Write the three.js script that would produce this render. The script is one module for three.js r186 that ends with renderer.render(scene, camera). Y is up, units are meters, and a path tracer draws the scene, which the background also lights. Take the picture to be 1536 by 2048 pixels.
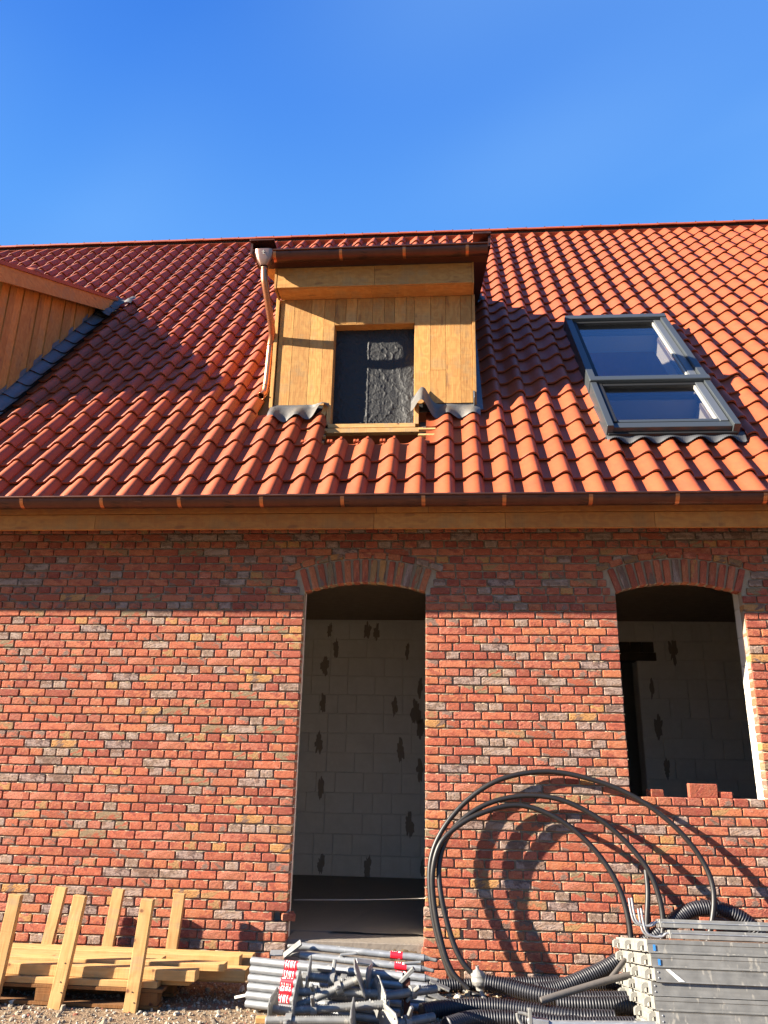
import * as THREE from 'three';
import { RoundedBoxGeometry } from 'three/addons/geometries/RoundedBoxGeometry.js';
import { mergeGeometries } from 'three/addons/utils/BufferGeometryUtils.js';

// ---------------------------------------------------------------- camera, sky, sun, exposure
const scene = new THREE.Scene();
const camera = new THREE.PerspectiveCamera(66.55, 768 / 1024, 0.05, 4000);
camera.position.set(0, 1.52, 6.82);
camera.rotation.order = 'YXZ';
camera.rotation.set(THREE.MathUtils.degToRad(18.35), THREE.MathUtils.degToRad(4.795), THREE.MathUtils.degToRad(1.1735));

const EXPOSURE = 4.4;
const SUN = new THREE.Vector3(-2.9, 1.34, 1).normalize();      // towards the sun

const renderer = new THREE.WebGLRenderer({ antialias: true });
renderer.setSize(768, 1024);
renderer.toneMapping = THREE.LinearToneMapping;
renderer.toneMappingExposure = EXPOSURE;
renderer.shadowMap.enabled = true;

// ---------------------------------------------------------------- seeded noise
function rngOf(seed) { let s = seed >>> 0; return () => { s = (s + 0x6D2B79F5) >>> 0; let t = s; t = Math.imul(t ^ (t >>> 15), t | 1); t ^= t + Math.imul(t ^ (t >>> 7), t | 61); return ((t ^ (t >>> 14)) >>> 0) / 4294967296; }; }
const rnd = rngOf(20241);
const rr = (a, b, r = rnd) => a + (b - a) * r();
function hash2(x, y, s) { let h = Math.imul(x, 374761393) + Math.imul(y, 668265263) + Math.imul(s, 982451653); h = Math.imul(h ^ (h >>> 13), 1274126177); return ((h ^ (h >>> 16)) >>> 0) / 4294967296; }
function vnoise(x, y, s = 0, px = 0, py = 0) {
  let xi = Math.floor(x), yi = Math.floor(y); const fx = x - xi, fy = y - yi;
  const u = fx * fx * (3 - 2 * fx), v = fy * fy * (3 - 2 * fy);
  const wx = (i) => px ? ((i % px) + px) % px : i, wy = (i) => py ? ((i % py) + py) % py : i;
  const a = hash2(wx(xi), wy(yi), s), b = hash2(wx(xi + 1), wy(yi), s), c = hash2(wx(xi), wy(yi + 1), s), d = hash2(wx(xi + 1), wy(yi + 1), s);
  return a + (b - a) * u + (c - a) * v + (a - b - c + d) * u * v;
}
function fbm(x, y, s = 0, oct = 4, px = 0, py = 0) { let t = 0, a = 0.5, n = 0; for (let i = 0; i < oct; i++) { t += a * vnoise(x, y, s + i * 17, px, py); n += a; a *= 0.5; x *= 2; y *= 2; px *= 2; py *= 2; } return t / n; }
const clamp = (v, a = 0, b = 1) => Math.min(b, Math.max(a, v));
const lerp = (a, b, t) => a + (b - a) * t;
const sstep = (a, b, x) => { const t = clamp((x - a) / (b - a)); return t * t * (3 - 2 * t); };

// ---------------------------------------------------------------- sky
{
  const W = 1024, Hh = 512, data = new Float32Array(W * Hh * 4);
  const stops = [[-90, [0.20, 0.19, 0.17]], [-4, [0.30, 0.30, 0.30]], [0, [0.24, 0.45, 0.76]], [12, [0.17, 0.42, 0.88]], [24, [0.125, 0.40, 0.95]], [36, [0.092, 0.355, 0.96]], [46, [0.046, 0.245, 0.86]], [54, [0.025, 0.185, 0.76]], [90, [0.012, 0.10, 0.46]]];
  for (let j = 0; j < Hh; j++) {
    const el = ((j + 0.5) / Hh - 0.5) * Math.PI, deg = el * 180 / Math.PI;
    let k = 0; while (k < stops.length - 2 && deg > stops[k + 1][0]) k++;
    const t = clamp((deg - stops[k][0]) / (stops[k + 1][0] - stops[k][0]));
    const base = [0, 1, 2].map((c) => lerp(stops[k][1][c], stops[k + 1][1][c], t));
    for (let i = 0; i < W; i++) {
      const az = ((i + 0.5) / W - 0.5) * Math.PI * 2;
      const d = [Math.cos(el) * Math.cos(az), Math.sin(el), Math.cos(el) * Math.sin(az)];
      const cs = clamp(d[0] * SUN.x + d[1] * SUN.y + d[2] * SUN.z, -1, 1);
      const glow = deg > -2 ? 0.07 * Math.pow(Math.max(0, 0.5 + 0.5 * cs), 4) + 0.3 * Math.pow(Math.max(0, cs), 24) : 0;
      // thin cirrus streaks, stretched along a slanting direction
      let ci = 0;
      if (deg > 3) {
        const qx = d[0] / (d[1] + 0.35), qz = d[2] / (d[1] + 0.35);
        const sx = qx * 0.86 + qz * 0.5, sz = -qx * 0.5 + qz * 0.86;
        ci = 0.34 * sstep(0.40, 0.85, fbm(sx * 1.0 + 7, sz * 2.2 + 3, 5, 3)) + 0.16 * sstep(0.5, 0.95, fbm(sx * 2.2 + 1, sz * 9 + 3, 9, 4)) * sstep(0.35, 0.7, fbm(sx * 1.3, sz * 1.3, 31, 2));
      }
      const o = (j * W + i) * 4;
      for (let c = 0; c < 3; c++) data[o + c] = (lerp(base[c], [0.34, 0.66, 1.08][c], ci) + glow * [0.9, 0.85, 0.75][c]) / EXPOSURE;
      data[o + 3] = 1;
    }
  }
  const tex = new THREE.DataTexture(data, W, Hh, THREE.RGBAFormat, THREE.FloatType);
  tex.mapping = THREE.EquirectangularReflectionMapping; tex.magFilter = THREE.LinearFilter; tex.minFilter = THREE.LinearFilter; tex.needsUpdate = true;
  scene.background = tex; scene.environment = tex;
}
const sun = new THREE.DirectionalLight(new THREE.Color(1, 0.90, 0.75), 5);
sun.position.copy(SUN).multiplyScalar(40).add(new THREE.Vector3(0, 4, -1));
sun.target.position.set(0, 4, -1); scene.add(sun, sun.target);
sun.castShadow = true; sun.shadow.mapSize.set(4096, 4096); sun.shadow.radius = 1; sun.shadow.bias = -0.0004;
Object.assign(sun.shadow.camera, { left: -12, right: 12, top: 12, bottom: -12, near: 1, far: 90 });

// ---------------------------------------------------------------- textures
const lin2s = (v) => v <= 0.0031308 ? v * 12.92 : 1.055 * Math.pow(v, 1 / 2.4) - 0.055;
function tex8(w, h, fn, srgb, wrap = true) {
  const d = new Uint8Array(w * h * 4);
  for (let y = 0; y < h; y++) for (let x = 0; x < w; x++) {
    const c = fn(x, y), o = (y * w + x) * 4;
    if (typeof c === 'number') { d[o] = d[o + 1] = d[o + 2] = clamp(c) * 255; } else { d[o] = clamp(c[0]) * 255; d[o + 1] = clamp(c[1]) * 255; d[o + 2] = clamp(c[2]) * 255; }
    d[o + 3] = 255;
  }
  const t = new THREE.DataTexture(d, w, h, THREE.RGBAFormat, THREE.UnsignedByteType);
  t.magFilter = THREE.LinearFilter; t.minFilter = THREE.LinearMipmapLinearFilter; t.generateMipmaps = true;
  if (wrap) t.wrapS = t.wrapT = THREE.RepeatWrapping;
  if (srgb) t.colorSpace = THREE.SRGBColorSpace;
  t.needsUpdate = true; return t;
}
const rgb = (r, g, b) => [r / 255, g / 255, b / 255];
const mixc = (a, b, t) => [lerp(a[0], b[0], t), lerp(a[1], b[1], t), lerp(a[2], b[2], t)];
const mulc = (a, k) => [a[0] * k, a[1] * k, a[2] * k];

// brick faces: an atlas of 128 different faces
const AC = 8, AR = 16, CW = 160, CH = 48;
const brickCells = [];
{
  const r = rngOf(77);
  const reds = [rgb(157, 86, 59), rgb(152, 79, 55), rgb(162, 94, 66), rgb(144, 73, 54), rgb(154, 87, 66), rgb(167, 98, 64), rgb(152, 80, 57)];
  const greys = [rgb(116, 90, 78), rgb(104, 82, 74), rgb(126, 102, 86), rgb(110, 84, 70)];
  const olives = [rgb(150, 112, 72), rgb(134, 102, 70), rgb(162, 116, 68), rgb(124, 104, 78)];
  for (let i = 0; i < AC * AR; i++) {
    const q = r();
    let a, b, thr, rough = 0.35;
    if (q < 0.60) { a = reds[Math.floor(r() * 7)]; b = mixc(a, rgb(120, 50, 40), 0.5); thr = 0.62; }
    else if (q < 0.73) { a = reds[Math.floor(r() * 7)]; b = olives[Math.floor(r() * 4)]; thr = 0.5; rough = 0.5; }
    else if (q < 0.80) { a = reds[Math.floor(r() * 7)]; b = greys[Math.floor(r() * 4)]; thr = 0.52; rough = 0.6; }
    else if (q < 0.92) { a = greys[Math.floor(r() * 4)]; b = mixc(a, rgb(170, 150, 140), 0.5); thr = 0.45; rough = 1; }
    else if (q < 0.96) { a = olives[Math.floor(r() * 4)]; b = greys[Math.floor(r() * 4)]; thr = 0.5; rough = 0.7; }
    else { a = reds[Math.floor(r() * 7)]; b = rgb(172, 104, 80); thr = 0.55; rough = 0.4; }
    brickCells.push({ red: q < 0.60, a: mulc(a, rr(0.92, 1.07, r)), b, thr, rough, sx: r() * 100, sy: r() * 100, slant: rr(-1.2, 1.2, r), freq: rr(0.018, 0.04, r) });
  }
}
const brickMap = tex8(AC * CW, AR * CH, (x, y) => {
  const c = brickCells[Math.floor(y / CH) * AC + Math.floor(x / CW)], u = x % CW, v = y % CH;
  const w = fbm((u + v * c.slant) * c.freq + c.sx, v * c.freq * 1.3 + c.sy, 3, 3);
  let col = mixc(c.a, c.b, sstep(c.thr - 0.05, c.thr + 0.08, w));
  const g = fbm(u * 0.16 + c.sx, v * 0.22 + c.sy, 8, 3), f = hash2(x, y, 4);
  col = mulc(col, 0.86 + 0.20 * g + 0.08 * f);
  const pit = fbm(u * 0.3 + c.sy, v * 0.3 + c.sx, 21, 2); if (pit > 0.76) col = mulc(col, 0.62);
  const spk = hash2(x >> 1, y >> 1, 13); if (spk > 0.985) col = mixc(col, rgb(226, 196, 170), 0.55);
  const lime = fbm(u * 0.05 + c.sy * 2, v * 0.06, 44, 3); col = mixc(col, rgb(204, 160, 134), 0.22 * sstep(0.6, 0.82, lime));
  return col;
}, true);
const brickBump = tex8(AC * CW, AR * CH, (x, y) => {
  const c = brickCells[Math.floor(y / CH) * AC + Math.floor(x / CW)], u = x % CW, v = y % CH;
  const g = fbm((u + v * c.slant) * 0.12 + c.sx, v * 0.2 + c.sy, 61, 4);
  const pit = fbm(u * 0.3 + c.sy, v * 0.3 + c.sx, 21, 2);
  return 0.5 + (g - 0.5) * (0.5 + c.rough) - (pit > 0.76 ? 0.25 : 0) + (hash2(x, y, 4) - 0.5) * 0.12;
}, false);
const noiseGrey = tex8(256, 256, (x, y) => 0.5 * fbm(x / 32, y / 32, 2, 5, 8, 8) + 0.5 * fbm(x / 8, y / 8, 9, 3, 32, 32), false);
const grit = tex8(512, 512, (x, y) => 0.45 * fbm(x / 64, y / 64, 12, 5, 8, 8) + 0.4 * fbm(x / 8, y / 8, 19, 3, 64, 64) + 0.15 * hash2(x, y, 3), false);
const mortarMap = tex8(512, 512, (x, y) => { const n = fbm(x / 32, y / 32, 6, 5, 16, 16), f = hash2(x, y, 5); return mulc(mixc(rgb(152, 132, 108), rgb(182, 164, 138), n), 0.84 + 0.2 * f); }, true);
const tileMap = tex8(512, 512, (x, y) => {
  const n = fbm(x / 64, y / 64, 6, 4, 8, 8), m = fbm(x / 8, y / 16, 16, 3, 64, 32), s = hash2(x, y, 8);
  let c = mixc(rgb(141, 63, 31), rgb(158, 75, 37), n); c = mulc(c, 0.93 + 0.1 * m + 0.03 * s);
  if (hash2(x >> 1, y >> 1, 77) > 0.9975) c = mulc(c, 0.8); return c;
}, true);
const woodMap = tex8(512, 1024, (x, y) => {
  // grain runs along v; 1 uv = 1 m
  const wob = fbm(x / 64, y / 256, 3, 3, 8, 4) * 2.2;
  const ring = Math.sin((x / 512 * 26 + wob * 5) * 2), fib = fbm(x / 3, y / 128, 21, 3, 170, 8);
  const knx = Math.floor(x / 128), kny = Math.floor(y / 256); let kn = 0;
  if (hash2(knx, kny, 91) > 0.62) { const cx = (knx + 0.25 + 0.5 * hash2(knx, kny, 92)) * 128, cy = (kny + 0.3 + 0.4 * hash2(knx, kny, 93)) * 256; const dd = Math.hypot((x - cx) * 1.3, (y - cy) * 0.8); kn = sstep(13, 3, dd) * 0.8 + 0.25 * sstep(30, 12, dd) * (0.5 + 0.5 * Math.sin(dd)); }
  const st = fbm(x / 80, y / 90, 55, 4, 6, 11);
  let c = mixc(rgb(194, 154, 98), rgb(176, 130, 74), 0.5 + 0.26 * ring + 0.3 * (fib - 0.5));
  c = mixc(c, rgb(150, 128, 98), 0.5 * sstep(0.56, 0.8, st)); c = mixc(c, rgb(104, 62, 34), clamp(kn));
  return mulc(c, 0.92 + 0.14 * fib);
}, true);
const oakMap = tex8(512, 1024, (x, y) => {
  const wob = fbm(x / 64, y / 200, 13, 4, 8, 5) * 3;
  const ring = Math.sin((x / 512 * 18 + wob * 4) * 2), fib = fbm(x / 3, y / 96, 31, 3, 170, 10);
  const saw = fbm(x / 256, y / 5, 7, 2, 2, 204);
  const st = fbm(x / 60, y / 110, 65, 4, 8, 9), dk = fbm(x / 30, y / 180, 75, 3, 17, 5);
  let c = mixc(rgb(189, 142, 78), rgb(167, 115, 58), 0.5 + 0.24 * ring + 0.25 * (fib - 0.5));
  c = mixc(c, rgb(150, 124, 88), 0.4 * sstep(0.56, 0.8, st)); c = mixc(c, rgb(110, 70, 40), 0.4 * sstep(0.68, 0.84, dk));
  return mulc(c, 0.9 + 0.12 * fib + 0.06 * saw);
}, true);
const woodBump = tex8(256, 512, (x, y) => 0.6 * fbm(x / 2, y / 64, 21, 3, 128, 8) + 0.4 * fbm(x / 128, y / 3, 7, 2, 2, 170), false);
const steelMap = tex8(512, 512, (x, y) => { const n = fbm(x / 24, y / 24, 41, 4, 21, 21), m = fbm(x / 6, y / 90, 42, 3, 85, 5); const w = sstep(0.68, 0.8, fbm(x / 40, y / 14, 43, 4, 12, 36)); return mixc(mulc(rgb(158, 161, 164), 0.80 + 0.22 * n + 0.12 * (m - 0.5)), rgb(206, 204, 198), 0.7 * w); }, true);
const steelRough = tex8(256, 256, (x, y) => 0.34 + 0.36 * fbm(x / 16, y / 16, 47, 4, 16, 16), false);
const copperMap = tex8(512, 256, (x, y) => { const n = fbm(x / 20, y / 40, 51, 4, 25, 6), m = sstep(0.6, 0.75, fbm(x / 60, y / 20, 53, 3, 8, 12)); return mixc(mixc(rgb(88, 58, 50), rgb(104, 68, 56), n), rgb(62, 48, 44), 0.7 * m); }, true);
const blockMap = tex8(512, 512, (x, y) => { const n = fbm(x / 40, y / 40, 81, 5, 12, 12); return mulc(mixc(rgb(222, 213, 198), rgb(238, 230, 217), n), 0.94 + 0.08 * hash2(x, y, 6)); }, true);
const gravelMap = tex8(1024, 1024, (x, y) => {
  const n = fbm(x / 64, y / 64, 86, 5, 16, 16), f = fbm(x / 6, y / 6, 87, 2, 170, 170), h = hash2(x >> 2, y >> 2, 6);
  let c = mixc(rgb(104, 82, 58), rgb(140, 116, 86), n); c = mixc(c, rgb(190, 174, 148), 0.6 * sstep(0.62, 0.8, f)); c = mixc(c, rgb(96, 72, 54), 0.55 * sstep(0.55, 0.3, f)); return mulc(c, 0.86 + 0.24 * h);
}, true);

// ---------------------------------------------------------------- materials
const std = (o) => new THREE.MeshStandardMaterial(o);
const M = {
  brick: std({ map: brickMap, bumpMap: brickBump, bumpScale: 0.0028, roughness: 0.95 }),
  mortar: std({ map: mortarMap, bumpMap: grit, bumpScale: 0.004, roughness: 1 }),
  block: std({ map: blockMap, bumpMap: noiseGrey, bumpScale: 0.002, roughness: 0.97 }),
  adhesive: std({ color: new THREE.Color().setRGB(0.30, 0.24, 0.18), bumpMap: grit, bumpScale: 0.004, roughness: 1 }),
  foam: std({ color: '#cdb9ad', roughness: 0.9, bumpMap: noiseGrey, bumpScale: 0.002 }),
  concrete: std({ color: '#8d867c', map: mortarMap, bumpMap: grit, bumpScale: 0.006, roughness: 0.97 }),
  ceilingConcrete: std({ color: '#d6cec4', map: mortarMap, bumpMap: grit, bumpScale: 0.004, roughness: 0.97 }),
  membrane: std({ color: '#756c62', roughness: 0.75, bumpMap: noiseGrey, bumpScale: 0.006 }),
  underlay: std({ color: '#3b3431', roughness: 0.95 }),
  tiles: [0.95, 1.0, 1.05, 0.88].map((k) => std({ map: tileMap, color: new THREE.Color(k, k, k), roughness: 0.58, bumpMap: noiseGrey, bumpScale: 0.0008 })),
  tileField: std({ map: tileMap, vertexColors: true, roughness: 0.58, bumpMap: noiseGrey, bumpScale: 0.0008 }),
  wood: [1, 0.93, 1.06].map((k) => std({ map: woodMap, color: new THREE.Color(k, k, k), bumpMap: woodBump, bumpScale: 0.0015, roughness: 0.8 })),
  oak: [1, 0.84, 1.14, 0.94].map((k) => std({ map: oakMap, color: new THREE.Color(k, k, k * 0.97), bumpMap: woodBump, bumpScale: 0.002, roughness: 0.85 })),
  fascia: ['#ffe0b8', '#f0cda4'].map((c) => std({ map: oakMap, color: c, bumpMap: woodBump, bumpScale: 0.002, roughness: 0.85 })),
  oldWood: std({ map: woodMap, color: '#a08a72', bumpMap: woodBump, bumpScale: 0.003, roughness: 0.95 }),
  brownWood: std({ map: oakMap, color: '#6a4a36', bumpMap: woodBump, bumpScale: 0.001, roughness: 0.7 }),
  copper: std({ map: copperMap, metalness: 0.75, roughness: 0.42 }),
  copperBright: std({ color: '#c07a52', metalness: 0.9, roughness: 0.28, bumpMap: noiseGrey, bumpScale: 0.001 }),
  copperTube: std({ color: '#b98a78', metalness: 0.9, roughness: 0.3, bumpMap: noiseGrey, bumpScale: 0.001 }),
  lead: std({ color: '#6f767c', metalness: 0.5, roughness: 0.55, bumpMap: noiseGrey, bumpScale: 0.006 }),
  flap: std({ color: '#5f5c58', metalness: 0.25, roughness: 0.5, bumpMap: noiseGrey, bumpScale: 0.006, side: THREE.DoubleSide }),
  blackSheet: std({ color: '#191919', roughness: 0.66, side: THREE.DoubleSide, bumpMap: noiseGrey, bumpScale: 0.003 }),
  alu: std({ color: '#43484b', metalness: 0.35, roughness: 0.42, bumpMap: noiseGrey, bumpScale: 0.0003 }),
  aluLight: std({ color: '#63676a', metalness: 0.4, roughness: 0.4 }),
  whitePaint: std({ color: '#96958f', roughness: 0.5 }),
  lining: std({ color: '#6e6a63', roughness: 0.7 }),
  rubber: std({ color: '#151515', roughness: 0.6 }),
  apron: std({ color: '#454648', metalness: 0.2, roughness: 0.6, side: THREE.DoubleSide }),
  glass: new THREE.MeshPhysicalMaterial({ color: '#ffffff', transmission: 1, thickness: 0, roughness: 0.02, ior: 1.6 }),
  steel: std({ map: steelMap, roughnessMap: steelRough, metalness: 0.55, roughness: 1 }),
  steelDark: std({ map: steelMap, color: '#d2cec6', roughnessMap: steelRough, metalness: 0.12, roughness: 1 }),
  deckSteel: std({ map: steelMap, color: '#c6c1b8', roughnessMap: steelRough, metalness: 0.15, roughness: 1 }),
  deckEnd: std({ map: steelMap, color: '#e6dfd0', roughness: 0.75, metalness: 0.1 }),
  rust: std({ map: copperMap, color: '#d0a890', roughness: 0.9 }),
  blackPipe: std({ color: '#1d1a19', roughness: 0.45, bumpMap: noiseGrey, bumpScale: 0.001 }),
  hose: std({ color: '#22232a', roughness: 0.5 }),
  greyPlastic: std({ color: '#8d8b86', roughness: 0.4, metalness: 0.2, side: THREE.DoubleSide, bumpMap: noiseGrey, bumpScale: 0.006 }),
  ground: std({ map: gravelMap, bumpMap: grit, bumpScale: 0.02, roughness: 1 }),
  addedDarkGround: std({ color: new THREE.Color().setRGB(0.10, 0.085, 0.06), bumpMap: grit, bumpScale: 0.03, roughness: 1 }),  // for the added out-of-view sheet, kept dark to weaken bounced fill
  earth: std({ color: '#8d755a', map: mortarMap, bumpMap: grit, bumpScale: 0.02, roughness: 1 }),
  white: std({ color: '#dedad0', roughness: 0.6 }),
  bluePaint: std({ color: '#2f74b4', roughness: 0.6 }),
  whiteMark: std({ color: '#d8d8d4', roughness: 0.7 }),
  cord: std({ color: '#b4b0a6', roughness: 0.8 }),
};

// ---------------------------------------------------------------- helpers
const names = {};
function numbered(n) { names[n] = (names[n] ?? -1) + 1; return names[n] ? `${n}_${String(names[n]).padStart(3, '0')}` : n; }
function thing(name, label, category, pos = [0, 0, 0], group) { const o = new THREE.Group(); o.name = numbered(name); o.position.set(...pos); o.userData = { label, category }; if (group) o.userData.group = group; scene.add(o); return o; }
function tag(o, label, category, group) { o.userData.label = label; o.userData.category = category; if (group) o.userData.group = group; return o; }
function mk(name, geo, mat, parent) { const m = new THREE.Mesh(geo, mat); m.name = parent === scene ? numbered(name) : name; parent.add(m); return m; }
function grp(name, parent) { const g = new THREE.Group(); g.name = name; parent.add(g); return g; }
// uv in metres by the dominant normal; grain ('x' | 'y' | 'z') is laid along v
function uvBox(g, grain = 'y', off = [0, 0], k = 1) {
  if (g.index) g = g.toNonIndexed();
  const p = g.attributes.position, n = g.attributes.normal, uv = new Float32Array(p.count * 2);
  for (let i = 0; i < p.count; i++) {
    const a = [p.getX(i), p.getY(i), p.getZ(i)], m = [Math.abs(n.getX(i)), Math.abs(n.getY(i)), Math.abs(n.getZ(i))];
    const ax = m[0] > m[1] && m[0] > m[2] ? 0 : m[1] > m[2] ? 1 : 2;
    let o = [0, 1, 2].filter((q) => q !== ax); const gi = 'xyz'.indexOf(grain);
    if (o[0] === gi) o = [o[1], o[0]];
    uv[i * 2] = (a[o[0]] + off[0] + 0.37 * ax) * k; uv[i * 2 + 1] = (a[o[1]] + off[1]) * k;
  }
  g.setAttribute('uv', new THREE.BufferAttribute(uv, 2)); return g;
}
function rbox(w, h, d, r = 0.004, grain = 'y', off) { const g = new RoundedBoxGeometry(w, h, d, 1, Math.min(r, w / 2.1, h / 2.1, d / 2.1)); return uvBox(g, grain, off || [rnd() * 3, rnd() * 3]); }
// box by its bounds
function bb(x0, x1, y0, y1, z0, z1, r = 0.003, grain = 'y', off) { const g = rbox(x1 - x0, y1 - y0, z1 - z0, r, grain, off); g.translate((x0 + x1) / 2, (y0 + y1) / 2, (z0 + z1) / 2); return g; }
function prism(pts, z0, z1, grain = 'y', bevel = 0) {   // polygon in xy, extruded along z
  const s = new THREE.Shape(pts.map((p) => new THREE.Vector2(p[0], p[1])));
  const g = new THREE.ExtrudeGeometry(s, { depth: z1 - z0, bevelEnabled: bevel > 0, bevelSize: bevel, bevelThickness: bevel, bevelSegments: 1 }); g.translate(0, 0, z0); return uvBox(g, grain, [rnd() * 3, rnd() * 3]);
}
// sweep of a round section with a radius that may vary along the way
function sweep(pts, rad, seg, radial = 10, opt = {}) {
  const cv = pts.getPointAt ? pts : new THREE.CatmullRomCurve3(pts.map((p) => new THREE.Vector3(...p)), !!opt.closed, 'centripetal');
  const fr = cv.computeFrenetFrames(seg, !!opt.closed), P = [], N = [], U = [], I = []; const len = cv.getLength();
  for (let i = 0; i <= seg; i++) {
    const c = cv.getPointAt(i / seg), r = typeof rad === 'function' ? rad(i / seg, i) : rad;
    for (let j = 0; j <= radial; j++) {
      const a = j / radial * Math.PI * 2, nx = new THREE.Vector3().addScaledVector(fr.normals[i], Math.cos(a)).addScaledVector(fr.binormals[i], Math.sin(a));
      P.push(c.x + nx.x * r, c.y + nx.y * r, c.z + nx.z * r); N.push(nx.x, nx.y, nx.z); U.push(j / radial * 6.28 * (typeof rad === 'function' ? 0.05 : rad), i / seg * len);
    }
  }
  for (let i = 0; i < seg; i++) for (let j = 0; j < radial; j++) { const a = i * (radial + 1) + j, b = a + radial + 1; I.push(a, a + 1, b, b, a + 1, b + 1); }
  const g = new THREE.BufferGeometry();
  if (opt.cap) for (const [e, s] of [[0, 1], [seg, -1]]) {
    const c = cv.getPointAt(e / seg), k = P.length / 3, t = fr.tangents[e]; P.push(c.x, c.y, c.z); N.push(-s * t.x, -s * t.y, -s * t.z); U.push(0, 0);
    const b = e * (radial + 1); for (let j = 0; j < radial; j++) s > 0 ? I.push(k, b + j + 1, b + j) : I.push(k, b + j, b + j + 1);
  }
  g.setAttribute('position', new THREE.Float32BufferAttribute(P, 3)); g.setAttribute('normal', new THREE.Float32BufferAttribute(N, 3)); g.setAttribute('uv', new THREE.Float32BufferAttribute(U, 2)); g.setIndex(I);
  if (typeof rad === 'function') g.computeVertexNormals();
  if (opt.facet) { g.deleteAttribute('normal'); const q = g.toNonIndexed(); q.computeVertexNormals(); return q; }
  return g;
}
// hollow pipe along x from 0 to len
function pipeGeo(len, ro, ri, seg = 20) {
  const pr = [[ri, 0], [ro - 0.0008, 0], [ro, 0.001], [ro, len - 0.001], [ro - 0.0008, len], [ri, len], [ri, 0]].map((p) => new THREE.Vector2(...p));
  const g = new THREE.LatheGeometry(pr, seg); g.rotateZ(-Math.PI / 2); g.deleteAttribute('normal'); const q = g.toNonIndexed(); q.computeVertexNormals();
  // smooth round the pipe, keep the ends crisp
  const p = q.attributes.position, n = q.attributes.normal; for (let i = 0; i < p.count; i++) if (Math.abs(n.getX(i)) < 0.3) { const r = Math.hypot(p.getY(i), p.getZ(i)), s = r > (ro + ri) / 2 ? 1 : -1; n.setXYZ(i, 0, s * p.getY(i) / r, s * p.getZ(i) / r); }
  return uvBox(q, 'x');
}
// points a local x axis from a to b
function along(o, a, b, spin = 0) { const A = new THREE.Vector3(...a), d = new THREE.Vector3(...b).sub(A).normalize(); o.position.copy(A); o.quaternion.setFromUnitVectors(new THREE.Vector3(1, 0, 0), d); if (spin) o.rotateX(spin); return o; }
function grid(nu, nv, fn) {   // parametric sheet
  const P = [], U = [], I = []; for (let j = 0; j <= nv; j++) for (let i = 0; i <= nu; i++) { const p = fn(i / nu, j / nv); P.push(p[0], p[1], p[2]); U.push(p[3] ?? p[0], p[4] ?? p[1]); }
  for (let j = 0; j < nv; j++) for (let i = 0; i < nu; i++) { const a = j * (nu + 1) + i, b = a + nu + 1; I.push(a, a + 1, b, b, a + 1, b + 1); }
  const g = new THREE.BufferGeometry(); g.setAttribute('position', new THREE.Float32BufferAttribute(P, 3)); g.setAttribute('uv', new THREE.Float32BufferAttribute(U, 2)); g.setIndex(I); g.computeVertexNormals(); return g;
}

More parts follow.
